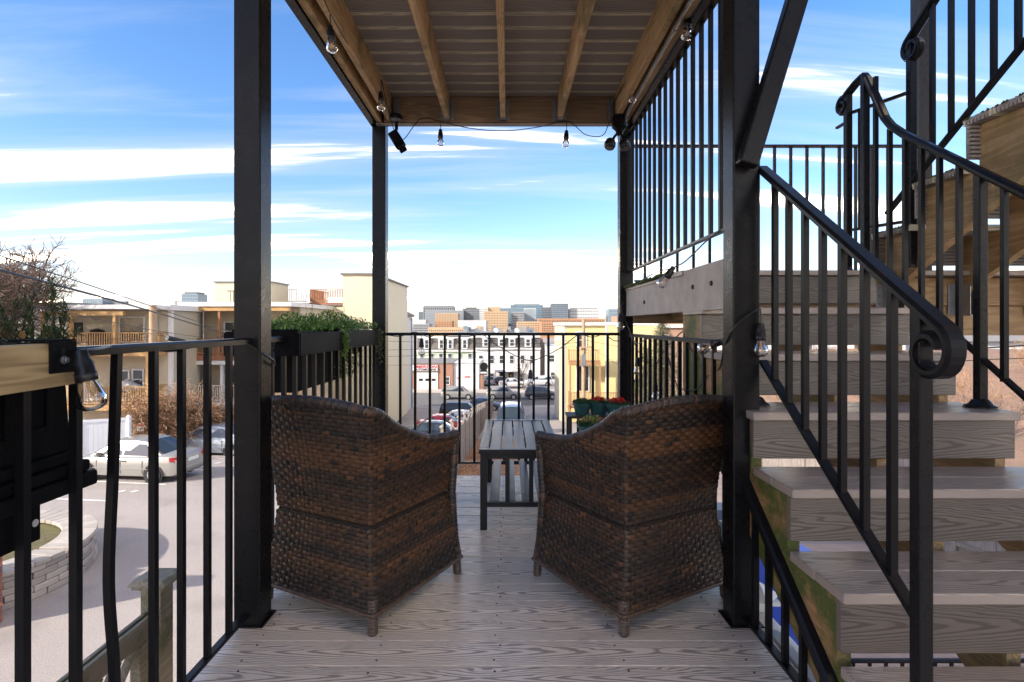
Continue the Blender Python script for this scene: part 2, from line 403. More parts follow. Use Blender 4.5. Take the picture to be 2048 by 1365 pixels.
# pale trim ledge along the stair side
tr = thing('edge_trim', 'pale grey trim board along the deck edge below the stair', 'trim', (.99, 1.2, -.2))
M_PALE = pm('pale_painted_trim', (.62, .66, .68), .5, .08, 3, dirt=(.3, .3, .26), dirtamt=.3)
for i, (a, b) in enumerate(((-.3, .62), (.625, 1.48), (1.485, 2.03))):
    MB().box(.957, .997, a, b, -.2, -.004).build('trim_board', M_PALE, tr, bevel=.003)
MB().box(1.0, 1.06, -.3, 2.03, -.2, -.07).build('gutter', M_PALE, tr, bevel=.01)

# ---- steel posts
def post(x0, y0, z0, z1, label, w_=PW, mat=M_STEEL, plate=True):
    t = thing('steel_post', label, 'post', (x0 + w_/2, y0 + w_/2, z0), group='square steel posts of the balcony')
    MB().box(x0, x0+w_, y0, y0+w_, z0, z1).build('shaft', mat, t, bevel=.006)
    if plate: MB().box(x0-.014, x0+w_+.014, y0-.014, y0+w_+.014, z0+.0005, z0+.006).build('base_plate', mat, t, bevel=.002)
    return t
post(XL, YF, 0, 5.2, 'black square steel post behind the wicker chair on the planter side')
post(XR-PW, YF, 0, 5.2, 'black square steel post beside the stair treads with a sloping brace')
post(XL+.005, YB-.0, -.6, 2.75, 'black square steel post at the deck corner by the hanging security camera', plate=False)
post(XR-PW, YB-.0, -.6, 2.75, 'black square steel post at the deck corner by the twin floodlight', plate=False)
post(3.12, 4.17, -2.8, 4.6, 'tall steel post rising behind the upper stair flight', plate=False)
br = thing('steel_brace', 'sloping square steel brace leaning from the stair post', 'brace', (.89, 2.0, 1.74))
MB().bar((.868, 2.0, 1.70), (1.145, 2.0, 2.62), .07, .05, (0, 1, 0)).build('brace_bar', M_STEEL, br, bevel=.006)

# ---- railings
BAL = MB().box(-.009, .009, -.009, .009, 0, 1).mesh('baluster', M_STEEL2)
def railing(label, p0, p1, ztop, zbot, at, axis, base, topw=.045, toph=.022, bent=None, cat='railing', extra=0.0):
    t = thing('railing', label, cat, (p0[0], p0[1], base))
    A = V((p0[0], p0[1], 0)); B = V((p1[0], p1[1], 0))
    up = V((0, 0, 1))
    pr = [(-topw/2, -toph/2), (topw/2, -toph/2), (topw/2, toph*.25), (topw*.3, toph/2), (-topw*.3, toph/2), (-topw/2, toph*.25)]
    zt0, zt1 = ztop if isinstance(ztop, tuple) else (ztop, ztop); zb0, zb1 = zbot if isinstance(zbot, tuple) else (zbot, zbot)
    MB().sweep([A + up*zt0, B + up*zt1], pr).build('top_rail', M_STEEL2, t)
    MB().bar(A + up*zb0, B + up*zb1, .026, .013).build('bottom_rail', M_STEEL2, t, bevel=.002)
    ln = (B - A).length
    for i, s in enumerate(at):
        f = (s - (p0[1] if axis == 'y' else p0[0])) / ((p1[1] - p0[1]) if axis == 'y' else (p1[0] - p0[0]))
        q = A.lerp(B, f); za = zb0 + (zb1 - zb0) * f; zz = zt0 + (zt1 - zt0) * f
        if bent is not None and i == bent:
            pts = smoothpath([(q.x, q.y, za), (q.x+.004, q.y-.004, za+.22), (q.x-.004, q.y-.012, za+.45), (q.x, q.y-.003, za+.72), (q.x, q.y+.01, zz)], 5)
            MB().sweep(pts, [(-.009, -.009), (.009, -.009), (.009, .009), (-.009, .009)], side=(1, 0, 0)).build('baluster', M_STEEL2, t)
        else:
            link_mesh('baluster', BAL, t, (q.x, q.y, za), scale=(1, 1, zz - za))
    return t
RX = -.97
railing('black railing with one bent baluster beside the wooden plank and parking lot', (RX, -.35), (RX, YF), 1.06, .045,
        [.02, .155, .29, .425, .56, .695, .83, .965, 1.10, 1.234, 1.354, 1.505, 1.634, 1.775, 1.912], 'y', 0, bent=10)
railing('black railing carrying the long black flower trough', (RX, YF+PW), (RX, YB), 1.06, .06,
        [2.255 + i*.1245 for i in range(15)], 'y', 0)
railing('black railing across the far end of the deck behind the slatted table', (XL+.1, 4.15), (XR-.1, 4.15), 1.05, .08,
        [-.812 + i*.1117 for i in range(15)], 'x', 0, topw=.04)
railing('black railing tangled with string lights under the landing channel', (.892, YF+PW), (.892, YB), 1.045, .06,
        [2.26 + i*.1195 for i in range(16)], 'y', 0, topw=.03)
# triangular guard under the stringer
tg = thing('railing', 'low triangular railing between the deck and the mossy stringer', 'railing', (.885, 1.5, .02))
MB().bar((.885, 1.28, .035), (.885, YF+.01, .035), .03, .014).build('bottom_rail', M_STEEL2, tg, bevel=.002)
pr = [(-.02, -.014), (.02, -.014), (.02, .008), (.012, .016), (-.012, .016), (-.02, .008)]
MB().sweep([(.885, 1.28, -.02), (.885, YF+.01, .535)], pr, side=(1, 0, 0)).build('top_rail', M_STEEL2, tg)
for y in (1.43, 1.54, 1.65, 1.757, 1.867, 1.97):
    z1 = -.02 + (y - 1.28) * .73
    link_mesh('baluster', BAL, tg, (.885, y, .04), scale=(1, 1, z1 - .04))

# ================================================================ the balcony above
ud = thing('upper_deck', 'underside of the upper balcony with timber joists and grooved boards', 'balcony', (0, 2.8, 2.6))
def scallop_board(x0, x1, wd=.1385, th=.028, n=7):
    """board with a grooved underside; profile in y-z, extruded along x, centred on y=0, top at z=0"""
    top = [(wd/2, 0), (-wd/2, 0), (-wd/2, -th*.42)]
    bot = []
    for i in range(n):
        a = -wd/2 + wd * i / n
        bot += [(a + wd/n*.12, -th*.45), (a + wd/n*.26, -th), (a + wd/n*.74, -th), (a + wd/n*.88, -th*.45)]
    poly = top + bot + [(wd/2, -th*.42)]
    return MB().prism([(x0, a, b) for a, b in poly], (x1 - x0, 0, 0))
UZ = 2.81
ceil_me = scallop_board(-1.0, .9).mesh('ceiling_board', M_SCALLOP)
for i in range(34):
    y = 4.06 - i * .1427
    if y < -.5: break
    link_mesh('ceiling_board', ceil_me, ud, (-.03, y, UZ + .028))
for jx, sk in ((-.872, 0), (-.447, 0), (-.037, 0), (.38, .03), (.80, 0)):
    MB().add([(jx-.019, 4.06, 2.625), (jx+.019, 4.06, 2.625), (jx+.019, 4.06, UZ-.001), (jx-.019, 4.06, UZ-.001),
              (jx-.019+sk, -.5, 2.625), (jx+.019+sk, -.5, 2.625), (jx+.019+sk, -.5, UZ-.001), (jx-.019+sk, -.5, UZ-.001)],
             [(0,1,2,3),(7,6,5,4),(4,5,1,0),(5,6,2,1),(6,7,3,2),(7,4,0,3)]).build('joist', M_JOIST, ud, bevel=.003, seg=1)
MB().box(-.92, .845, 4.062, 4.098, 2.615, UZ-.002).build('header', M_JOISTX, ud, bevel=.003, seg=1)
for sx in (-1, 1):
    xo = XL if sx < 0 else XR
    MB().box(*sorted((xo - sx*.045, xo - sx*.083)), -.5, 4.098, 2.615, UZ-.002).build('rim_joist', M_JOIST, ud, bevel=.003, seg=1)
    c = MB(); a, b = sorted((xo, xo - sx*.044)); c.box(*sorted((xo, xo - sx*.006)), -.5, 4.2, 2.60, 2.83)
    c.box(*sorted((xo - sx*.0065, xo - sx*.044)), -.5, 4.2, 2.60, 2.607); c.build('steel_channel', M_STEEL, ud)
MB().box(XL+.006, XR-.006, 4.10, 4.107, 2.60, 2.83).build('steel_channel', M_STEEL, ud)
MB().box(XL+.006, XR-.006, 4.055, 4.0995, 2.60, 2.607).build('steel_channel', M_CHANNEL, ud)
for jx in (-.85, -.447, -.037, .38, .78):
    h = MB()
    for s in (-1, 1):
        h.box(*sorted((jx+s*.0205, jx+s*.0225)), 3.99, 4.0615, 2.63, 2.78)
        h.box(*sorted((jx+s*.0225, jx+s*.05)), 4.0585, 4.0615, 2.63, 2.78)
        for zz in (2.65, 2.69, 2.73, 2.765): h.lathe([(.005, 0), (.004, .003)], 6, (jx+s*.037, 4.0585, zz), (0, -1, 0))
    h.box(jx-.0205, jx+.0205, 3.99, 4.06, 2.621, 2.6245)
    h.build('joist_hanger', M_GALV, ud)
# conduit under the stair-side rim
cd = thing('conduit', 'grey metal conduit clipped under the timber rim joist', 'conduit', (.82, 3.2, 2.6))
MB().tube(smoothpath([(.835, -.4, 2.60), (.835, 3.3, 2.60), (.835, 3.82, 2.60), (.838, 3.93, 2.575), (.84, 3.97, 2.53)]), .0095, 8).build('pipe', M_GALV, cd, smooth=True)
for y in (2.75, 3.35, 3.75): MB().lathe([(.014, 0), (.014, .02)], 10, (.835, y, 2.60), (0, 1, 0)).build('clip', M_GALV, cd)

# ---- security camera and floodlight
t = thing('security_camera', 'black bullet security camera hanging from the header corner', 'camera', P(793, 246, 4.0))
p = P(793, 242, 4.0)
MB().lathe([(.045, 0), (.05, -.02), (.045, -.035)], 14, P(791, 236, 4.0)+V((0, 0, .02))).build('mount', M_STEEL, t, smooth=True)
MB().tube([p+V((0,0,-.01)), p+V((.004, -.02, -.07))], .012, 8).build('arm', M_STEEL, t)
a = P(783, 262, 3.95); b = P(805, 298, 3.8)
d = (b-a).normalized(); s = d.cross(V((0,1,0))).normalized(); u = s.cross(d)
MB().obox((a+b)/2, s*.036, d*.075, u*.036).build('body', M_PLANTER, t, bevel=.012)
MB().obox(b+d*.002, s*.026, d*.003, u*.026).build('lens', glassmat('camera_lens', (.01,.01,.012)), t, bevel=.002)
t = thing('floodlight', 'black twin floodlight with two round heads under the rim joist', 'lamp', P(1238, 232, 3.97))
c = P(1239, 246, 3.97)
MB().lathe([(.05, .05), (.055, .03), (.055, -.035), (.03, -.06), (.02, -.09)], 16, c).build('junction_box', M_STEEL, t, smooth=True)
for px, py in ((1220, 289), (1249, 290)):
    q = P(px, py, 3.9)
    MB().tube([c+V((0,0,-.06)), (c+q)/2+V((0,0,-.02)), q], .01, 8).build('arm', M_STEEL, t)
    ax = V((-.2 if px < 1230 else .15, -.3, -.9)).normalized()
    h = MB().lathe([(.012, -.045), (.03, -.035), (.04, -.012), (.041, .012), (.034, .03), (.028, .034)], 18, q, ax).build('head', M_BLACKP, t, smooth=True)
    MB().lathe([(.027, .0345), (.01, .037)], 14, q, ax).build('lens', pm('grey_lens', (.12, .12, .12), .3), h)
# ================================================================ stairs and landing
RISE, RUN, Z1, Y1, SX0, SX1 = .197, .264, .41, 1.45, .885, 1.85
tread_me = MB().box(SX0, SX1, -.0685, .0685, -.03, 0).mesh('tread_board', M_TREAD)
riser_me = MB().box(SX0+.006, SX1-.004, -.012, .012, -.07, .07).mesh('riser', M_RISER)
st = thing('staircase', 'lower stair flight of grey composite treads with mossy timber stringers', 'staircase', (1.36, 1.2, 0))
def bv(o, w_=.003, s=1):
    b = o.modifiers.new('bevel', 'BEVEL'); b.width = w_; b.segments = s; return o
for n in range(-1, 5):
    z, y = Z1 + n*RISE, Y1 + n*RUN
    for j in range(2):
        yy = y + .0685 + j*.1395
        bv(link_mesh('tread_board', tread_me, st, (rnd.uniform(-.002, .002), yy, z)))
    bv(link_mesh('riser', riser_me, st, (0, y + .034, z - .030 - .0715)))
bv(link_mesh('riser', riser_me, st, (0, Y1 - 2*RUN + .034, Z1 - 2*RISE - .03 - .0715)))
def stringer(x0, x1, y0, z0, n, run, rise, depth, sgn, parent, mat, name='stringer'):
    """saw-toothed stringer: tooth k has a level cut at z0+k*rise from y0+k*run*sgn"""
    pts = []
    for k in range(n):
        pts += [(y0 + sgn*k*run, z0 + (k-1)*rise), (y0 + sgn*k*run, z0 + k*rise)]
    pts.append((y0 + sgn*n*run, z0 + (n-1)*rise))
    dx, dz = sgn*run, rise; L_ = math.hypot(dx, dz); nx, nz = dz/L_*sgn, -abs(dx)/L_
    a, b = pts[-1], pts[0]
    pts += [(a[0] + 0*nx, a[1] - depth*1.25), (b[0] + .02*sgn, b[1] - depth*.35)]
    m = MB().prism([(x0, p[0], p[1]) for p in pts], (x1 - x0, 0, 0))
    return m.build(name, mat, parent)
for i, (a, b) in enumerate(((SX0+.012, SX0+.05), (1.36, 1.398), (SX1-.055, SX1-.017))):
    stringer(a, b, Y1 - RUN + .05, Z1 - RISE - .031, 6, RUN, RISE, .30, 1, st, M_STRMOSS if i == 0 else M_STRINGER)
# handrail on the deck side
cap = [(-.023, -.008), (-.016, -.016), (.016, -.016), (.023, -.008), (.023, .002), (.015, .004), (.010, .012), (-.010, .012), (-.015, .004), (-.023, .002)]
hx = .95
def scroll(c, r0, turns, a0, sgn, n=26, shrink=.55):
    """spiral in the y-z plane starting at angle a0"""
    return [V((c.x, c.y + math.cos(a0 + sgn*turns*2*math.pi*i/n)*r0*(1-shrink*i/n), c.z + math.sin(a0 + sgn*turns*2*math.pi*i/n)*r0*(1-shrink*i/n))) for i in range(n+1)]
r1 = thing('stair_railing', 'stair railing ending in a curled handrail scroll above the lower treads', 'railing', (hx, 1.265, Z1-RISE))
top0, top1 = V((hx, YF+.02, 1.70)), V((hx, 1.235, 1.135))
dr = (top1 - top0).normalized()
# curl: centre lies below-near of the rail end
nrm = V((0, -dr.z, dr.y)) * -1
if nrm.z > 0: nrm = -nrm
rc = .056
cen = top1 + dr*.05 + nrm*rc
a0 = math.atan2((-nrm).z, (-nrm).y)
curl = scroll(cen, rc, 1.12, a0, 1 if False else 1)
# choose the sense that continues along dr
if (curl[1] - curl[0]).dot(dr) < 0: curl = scroll(cen, rc, 1.12, a0, -1)
MB().sweep([top0, top1] + curl, cap, side=(1, 0, 0)).build('handrail', M_STEEL2, r1)
bb0, bb1 = V((hx, YF+.01, .985)), V((hx, 1.275, .44))
MB().bar(bb0, bb1, .03, .013, (0, 0, 1)).build('bottom_rail', M_STEEL2, r1, bevel=.002)
MB().box(hx-.0165, hx+.0165, 1.248, 1.281, Z1-RISE+.004, 1.16).build('newel', M_STEEL, r1, bevel=.003)
MB().box(hx-.035, hx+.035, 1.23, 1.30, Z1-RISE, Z1-RISE+.008).build('base_plate', M_STEEL, r1)
for y in (1.36, 1.464, 1.563, 1.66, 1.759, 1.86, 1.957):
    f = (y - YF) / (1.235 - YF); zt = 1.70 + (1.135 - 1.70)*f - .012
    g = (y - YF) / (1.275 - YF); zb = .985 + (.44 - .985)*g
    link_mesh('baluster', BAL, r1, (hx, y, zb), scale=(1, 1, zt - zb))
t = thing('post_cover', 'domed black post cover on a tread beside the stair post', 'cover', (.962, YF+.02, Z1+2*RISE))
def dome(cx, cy, z, r, parent, name='cover'):
    return MB().lathe([(r, 0), (r*.98, .006), (r*.7, .014), (r*.5, .03), (r*.2, .038)], 20, (cx, cy, z)).build(name, M_STEEL, parent, smooth=True)
dome(.975, YF+.12, Z1+2*RISE, .05, t)
# outer handrail of the lower flight
ox = 1.805
r2 = thing('stair_railing', 'stair railing with a raised gooseneck and small scroll at the landing', 'railing', (ox, 2.1, Z1+2*RISE))
def onr(y): return 1.58 + (y - 1.918)*.70
path = [V((ox, .9, onr(.9))), V((ox, 2.5, onr(2.5))), V((ox, 2.58, onr(2.58)+.01)), V((ox, 2.63, onr(2.63)+.035)), V((ox, 2.68, 2.21)), V((ox, 2.76, 2.36)), V((ox, 2.782, 2.385))]
MB().sweep(path, cap, side=(1, 0, 0)).build('handrail', M_STEEL2, r2)
c = V((ox, 2.985, 2.335))
p2 = [V((ox, 2.785, 2.387)), V((ox, 2.85, 2.375)), V((ox, 2.92, 2.35))]
cu = scroll(V((ox, 2.95, 2.293)), .052, 1.1, math.radians(110), -1, shrink=.6)
MB().sweep(p2 + cu, cap, side=(1, 0, 0)).build('handrail_scroll', M_STEEL2, r2)
MB().bar((ox, .9, onr(.9)-.73), (ox, 2.76, onr(2.76)-.70), .026, .013).build('bottom_rail', M_STEEL2, r2, bevel=.002)
for y in [1.0 + .1*i for i in range(18)]:
    if y < 2.74: link_mesh('baluster', BAL, r2, (ox, y, onr(y)-.725), scale=(1, 1, .715 + (.0 if y < 2.6 else (y-2.6)*2.2)))
LZ = Z1 + 5*RISE
MB().box(ox-.0165, ox+.0165, 2.085, 2.118, Z1+2*RISE, onr(2.1)-.012).build('newel', M_STEEL, r2, bevel=.003)
dome(ox, 2.10, Z1+2*RISE, .055, r2)
MB().box(ox-.016, ox+.016, 2.765, 2.797, LZ, 2.375).build('newel', M_STEEL, r2, bevel=.003)
MB().box(ox-.016, ox+.016, 2.905, 2.937, LZ, 2.345).build('newel', M_STEEL, r2, bevel=.003)
dome(ox, 2.92, LZ, .035, r2)
MB().bar((ox, 2.93, 2.20), (ox, 3.02, 2.20), .015, .012).build('stub_rail', M_STEEL2, r2)
# landing
ld = MB().box(.93, 3.2, 4.05, 4.10, 1.13, LZ-.027).build('landing', M_JOISTX); tag(ld, kind='structure', label='stair landing of composite boards on a timber and steel frame')
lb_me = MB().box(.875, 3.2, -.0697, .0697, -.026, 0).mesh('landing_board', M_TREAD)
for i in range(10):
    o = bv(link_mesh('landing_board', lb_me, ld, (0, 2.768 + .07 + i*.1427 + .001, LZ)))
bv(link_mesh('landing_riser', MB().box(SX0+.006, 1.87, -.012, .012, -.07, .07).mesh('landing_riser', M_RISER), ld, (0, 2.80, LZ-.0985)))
MB().box(.93, 1.86, 2.815, 2.853, 1.13, LZ-.028).build('landing_beam', M_JOISTX, ld)
M_BEAM = woodmat('landing_beam_timber', (.46, .31, .15), (.27, .16, .07), 0, moss=.1)
MB().box(1.865, 3.2, 2.86, 2.90, 1.22, LZ-.03).build('landing_beam', M_BEAM, ld, bevel=.003, seg=1)
MB().box(1.865, 3.2, 2.865, 2.905, 1.065, 1.216).build('landing_beam', M_BEAM, ld, bevel=.003, seg=1)
for x in (1.2, 1.6, 2.0, 2.4, 2.8): MB().box(x, x+.038, 2.91, 4.045, 1.16, LZ-.028).build('landing_joist', M_JOIST, ld)
ch = MB(); ch.box(.882, .888, YF+PW+.002, 4.2, 1.185, LZ-.005); ch.box(.8885, .93, YF+PW+.002, 4.2, 1.185, 1.192); ch.box(.8885, .93, YF+PW+.002, 4.2, LZ-.036, LZ-.029)
ch.build('steel_channel', M_CHANNEL, ld)
for y in (2.38, 2.62, 3.55): MB().lathe([(.012, 0), (.009, .009)], 6, (.882, y, 1.30 if y < 3 else 1.265), (-1, 0, 0)).build('bolt', M_STEEL, ld)
M_MOSS = pm('moss', (.055, .075, .016), .95, .5, 40, bump=.8, bscale=90)
mo = MB()
for i in range(260):
    y = rnd.uniform(2.95, 4.14); q = V((.872 + rnd.uniform(-.012, .03), y, LZ + .0))
    mo.lathe([(rnd.uniform(.008, .02), -.006), (rnd.uniform(.006, .013), .004), (.002, rnd.uniform(.008, .018))], 5, q)
mo = mo.build('moss_edge', M_MOSS, ld); tag(mo, kind='stuff')
railing('landing railing above the steel channel with many slim balusters', (.905, YF+PW), (.905, YB), 2.54, 1.515,
        [2.22 + i*.118 for i in range(16)], 'y', LZ, topw=.03, toph=.02)
railing('landing railing along the far edge seen behind the staircase', (.95, 4.14), (3.12, 4.14), 2.465, LZ+.055,
        [1.03 + i*.122 for i in range(17)], 'x', LZ, topw=.04, toph=.018)
# corner railing on the landing between the two flights
railing('short landing railing between the two stair flights', (1.815, 2.90), (1.925, 2.66), 2.24, 1.62, [2.86, 2.79], 'y', LZ, topw=.02, toph=.014)
# upper flight, rising back over the viewer
FX0, FX1, FY, FZ, FR, FU = 1.905, 2.95, 2.885, LZ + .20, .19, .29
s2 = thing('staircase', 'upper stair flight with grooved treads on bare timber stringers', 'staircase', (2.4, 2.6, LZ))
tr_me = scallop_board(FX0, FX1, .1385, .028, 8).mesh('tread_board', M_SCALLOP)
rs_m = scallop_board(FX0+.004, FX1, .1385, .026, 8); rs_m.v = [(a, c, b) for a, b, c in rs_m.v]; rs_m.f = [f[::-1] for f in rs_m.f]
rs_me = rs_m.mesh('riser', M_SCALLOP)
for k in range(8):
    y, z = FY - k*FU, FZ + k*FR
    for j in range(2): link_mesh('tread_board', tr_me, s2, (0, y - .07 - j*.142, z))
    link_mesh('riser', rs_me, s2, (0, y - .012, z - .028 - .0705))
    e = MB()
    for i in range(int(70)):
        yy = y - rnd.uniform(0, .28)
        e.lathe([(rnd.uniform(.004, .009), -.004), (.003, rnd.uniform(.002, .006))], 5, (FX0 + rnd.uniform(-.002, .02), yy, z))
    if k in (0, 1, 2): tag(e.build('moss_edge', M_MOSS, s2), kind='stuff')
for x in (FX0+.045, FX0+.42, FX0+.82):
    stringer(x, x+.038, FY - .03, FZ - .029, 8, FU, FR, .30, -1, s2, M_STRINGER)
for x in (FX0+.045, FX0+.42, FX0+.82):
    h = MB()
    for s in (-1, 1):
        xx = x + .019 + s*.021
        h.box(*sorted((xx, xx+s*.003)), 2.76, 2.858, 1.17, 1.33); h.box(*sorted((xx+s*.003, xx+s*.04)), 2.854, 2.858, 1.17, 1.33)
        for zz in (1.19, 1.23, 1.27, 1.31): h.lathe([(.006, 0), (.004, .004)], 6, (xx+s*.022, 2.854, zz), (0, -1, 0))
    h.box(x-.002, x+.04, 2.76, 2.858, 1.166, 1.17); h.build('joist_hanger', M_GALV, s2)
r3 = thing('stair_railing', 'railing of the upper stair flight with a scroll at its foot', 'railing', (1.93, 2.66, LZ))
x3 = 1.93
def n3(y): return FZ + (FY - y)/FU*FR
MB().bar((x3, 2.80, n3(2.80)+.035), (x3, 1.2, n3(1.2)+.035), .03, .014).build('bottom_rail', M_STEEL2, r3, bevel=.002)
pth = [V((x3, 1.2, n3(1.2)+.74)), V((x3, 2.60, n3(2.60)+.74))]
dd = (pth[1]-pth[0]).normalized(); nn = V((0, -dd.z, dd.y));
if nn.z > 0: nn = -nn
ce = pth[1] + dd*.06 + nn*.062
a0 = math.atan2((-nn).z, (-nn).y); cu = scroll(ce, .062, 1.15, a0, 1, shrink=.6)
if (cu[1]-cu[0]).dot(dd) < 0: cu = scroll(ce, .062, 1.15, a0, -1, shrink=.6)
MB().sweep(pth + cu, cap, side=(1, 0, 0)).build('handrail', M_STEEL2, r3)
for i in range(12):
    y = 2.50 - .105*i
    link_mesh('baluster', BAL, r3, (x3, y, n3(y)+.04), scale=(1, 1, .69))
MB().box(x3-.0165, x3+.0165, 2.615, 2.648, LZ, n3(2.63)+.72).build('newel', M_STEEL, r3, bevel=.003)
# ================================================================ furniture
# ---- wicker armchairs
TOPS = [(0, .81), (.1, .79), (.2, .745), (.3, .713), (.4, .686), (.5, .665), (.6, .645), (.7, .636), (.8, .63), (.9, .626), (1, .622)]
def sect(z):
    """half width, back y, front y of the outline at height z"""
    if z < .38: u = (.38 - z) / .31; fl = u**1.3; return .252 + .040*fl, -.262 - .030*fl, .262 + .034*fl
    u = min(1.2, (z - .38) / .44); fl = u**1.5; return .252 + .052*fl, -.262 - .060*fl, .262 + .030*min(1, (z-.38)/.24)
def outline(z, s):
    """s 0..1 runs front-left -> back-left -> back-right -> front-right; returns point, outward normal, side parameter"""
    w_, yb, yf = sect(z); R = .014
    ls = yf - yb - R; lb = 2*w_ - 2*R; la = math.pi*R/2; tot = 2*ls + lb + 2*la; d = s * tot
    if d < ls: return V((-w_, yf - d, z)), V((-1, 0, 0)), 1 - d/ls
    d -= ls
    if d < la: a = d/R; return V((-w_ + R - R*math.cos(a), yb + R - R*math.sin(a), z)), V((-math.cos(a), -math.sin(a), 0)), 0
    d -= la
    if d < lb: return V((-w_ + R + d, yb, z)), V((0, -1, 0)), 0
    d -= lb
    if d < la: a = d/R; return V((w_ - R + R*math.sin(a), yb + R - R*math.cos(a), z)), V((math.sin(a), -math.cos(a), 0)), 0
    d -= la
    return V((w_, yb + R + d, z)), V((1, 0, 0)), d/ls
def topz(s, mid=.0):
    t_ = outline(.6, s)[2]; z = interp(TOPS, t_)
    if t_ == 0:
        b = outline(.6, s)[0].x / .25; z += .022*(1 - b*b)
    return z
def wicker_chair(loc, rz, label, seed):
    rg = random.Random(seed)
    t = thing('wicker_armchair', label, 'armchair', loc, rz, 'wicker armchairs on the deck')
    NC, RH = 64, .0162
    browns = [(.105, .050, .024), (.080, .040, .021), (.056, .031, .019), (.036, .024, .018), (.026, .019, .016), (.019, .016, .015)]
    def weave(z0, z1, name, clip):
        m = MB(); m.c = []
        nr = int((z1 - z0) / RH)
        for r in range(nr):
            band = mnoise.noise(V((seed*3.1, z0*7 + r*.16, 0))); rowc = browns[max(0, min(5, int(2.6 - band*5 + rg.uniform(-1.1, 1.1))))]
            zc_ = z0 + (r + .5) * RH
            for c in range(NC):
                s = (c + .5) / NC
                if clip and zc_ > topz(s) - .004: continue
                over = (r + c) % 2 == 0
                colr = rowc if rg.random() < .88 else rg.choice(browns)
                k = rg.uniform(.85, 1.18); colr = (colr[0]*k, colr[1]*k, colr[2]*k, 1)
                n0 = len(m.v)
                if over:
                    hl = .5/NC*1.62; hh = RH*.46; jz = rg.uniform(-.0008, .0008)
                    us = (-1, -.55, 0, .55, 1); lift = (-.0016, .0024, .0036, .0024, -.0016)
                    vs_ = (-1, 0, 1); vl = (-.0016, .0004, -.0016)
                else:
                    hl = .5/NC*.50; hh = RH*.75; us = (-1, 0, 1); lift = (.0, .0016, .0); vs_ = (-1, 0, 1); vl = (-.002, 0, -.002); jz = 0
                    colr = tuple(a*.75 for a in colr[:3]) + (1,)
                for a, la in zip(us, lift):
                    for b, lb in zip(vs_, vl):
                        ss = min(1, max(0, s + a*hl)); p, n, _ = outline(zc_ + b*hh + jz, ss)
                        m.v.append(tuple(p + n*(la + lb))); m.c.append(colr)
                for i in range(len(us)-1):
                    for j in range(2):
                        q = n0 + i*3 + j; m.f.append((q, q+3, q+4, q+1))
        o = m.build(name, M_WICK, t, smooth=True, local=True); tag(o, kind='stuff'); return o
    weave(.075, .372, 'woven_skirt', False); weave(.384, .835, 'woven_shell', True)
    # solid backing just inside the strands
    def backing(z0, z1, off, name, mat, clip, nz_=10, flip=False):
        m = MB(); NS = 48
        for i in range(NS+1):
            s = i/NS; zt = min(z1, topz(s)) if clip else z1
            for j in range(nz_+1):
                z = z0 + (zt - z0)*j/nz_; p, n, _ = outline(z, s); m.v.append(tuple(p - n*off))
        for i in range(NS):
            for j in range(nz_):
                q = i*(nz_+1) + j; f = (q, q+nz_+1, q+nz_+2, q+1); m.f.append(f)
        return m.build(name, mat, t, smooth=True, local=True)
    backing(.075, .376, .005, 'skirt_lining', M_WICKIN, False); backing(.38, .84, .005, 'shell_lining', M_WICKIN, True)
    backing(.40, .84, .045, 'inner_shell', M_RIM, True)
    # front skirt, seat
    w_, yb, yf = sect(.2)
    MB().add([(-sect(.075)[0], sect(.075)[2], .075), (sect(.075)[0], sect(.075)[2], .075), (sect(.37)[0], sect(.37)[2], .37), (-sect(.37)[0], sect(.37)[2], .37),
              (-sect(.075)[0], sect(.075)[2]-.02, .075), (sect(.075)[0], sect(.075)[2]-.02, .075), (sect(.37)[0], sect(.37)[2]-.02, .37), (-sect(.37)[0], sect(.37)[2]-.02, .37)],
             [(0,1,2,3),(7,6,5,4),(0,4,5,1),(3,2,6,7)]).build('front_skirt', M_RIM, t, local=True)
    MB().box(-.235, .235, -.24, .26, .355, .385).build('seat', M_RIM, t, local=True, bevel=.01)
    # rolled rim wrapped with strand: the ends turn down the arm fronts
    pts = []
    for i in range(61):
        s = i/60; z = topz(s); p, n, _ = outline(z, s); pts.append(p - n*.012 + V((0, 0, .0)))
    p0 = [V((pts[0].x, sect(z)[2]-.004, z)) for z in (.085, .16, .24, .31, .38, .45, .53, .59)]; p1 = [V((-a.x, a.y, a.z)) for a in p0[::-1]]
    full = smoothpath(p0 + pts[::2] + p1, 4)
    m = MB(); m.tube(full, .0175, 10)
    m.c = None; m.build('rim', M_RIM, t, smooth=True, local=True)
    wr = MB(); wr.c = []                                   # bands of the wrapping strand
    for i in range(2, len(full)-2):
        d = (full[i+1] - full[i-1]).normalized(); a = d.cross(V((0, 0, 1))); a = a.normalized() if a.length > 1e-3 else V((1, 0, 0)); b = a.cross(d)
        k = rg.uniform(.6, 1.3); colr = rg.choice(browns[1:]); colr = (colr[0]*k+.01, colr[1]*k+.01, colr[2]*k+.01, 1)
        h = (full[i+1] - full[i]).length*.47; n0 = len(wr.v)
        for e, rr in ((-h, .0182), (0, .0205), (h, .0182)):
            for q in range(10):
                an = 2*math.pi*q/10; wr.v.append(tuple(full[i] + d*(e + .006*math.sin(an)) + (a*math.cos(an) + b*math.sin(an))*rr)); wr.c.append(colr)
        for e in range(2):
            for q in range(10):
                wr.f.append((n0+e*10+q, n0+e*10+(q+1) % 10, n0+(e+1)*10+(q+1) % 10, n0+(e+1)*10+q))
    tag(wr.build('rim_wrapping', M_WICK, t, smooth=True, local=True), kind='stuff')
    MB().tube([outline(.074, i/60)[0] for i in range(61)], .0085, 8).build('bottom_rim', M_RIM, t, smooth=True, local=True)
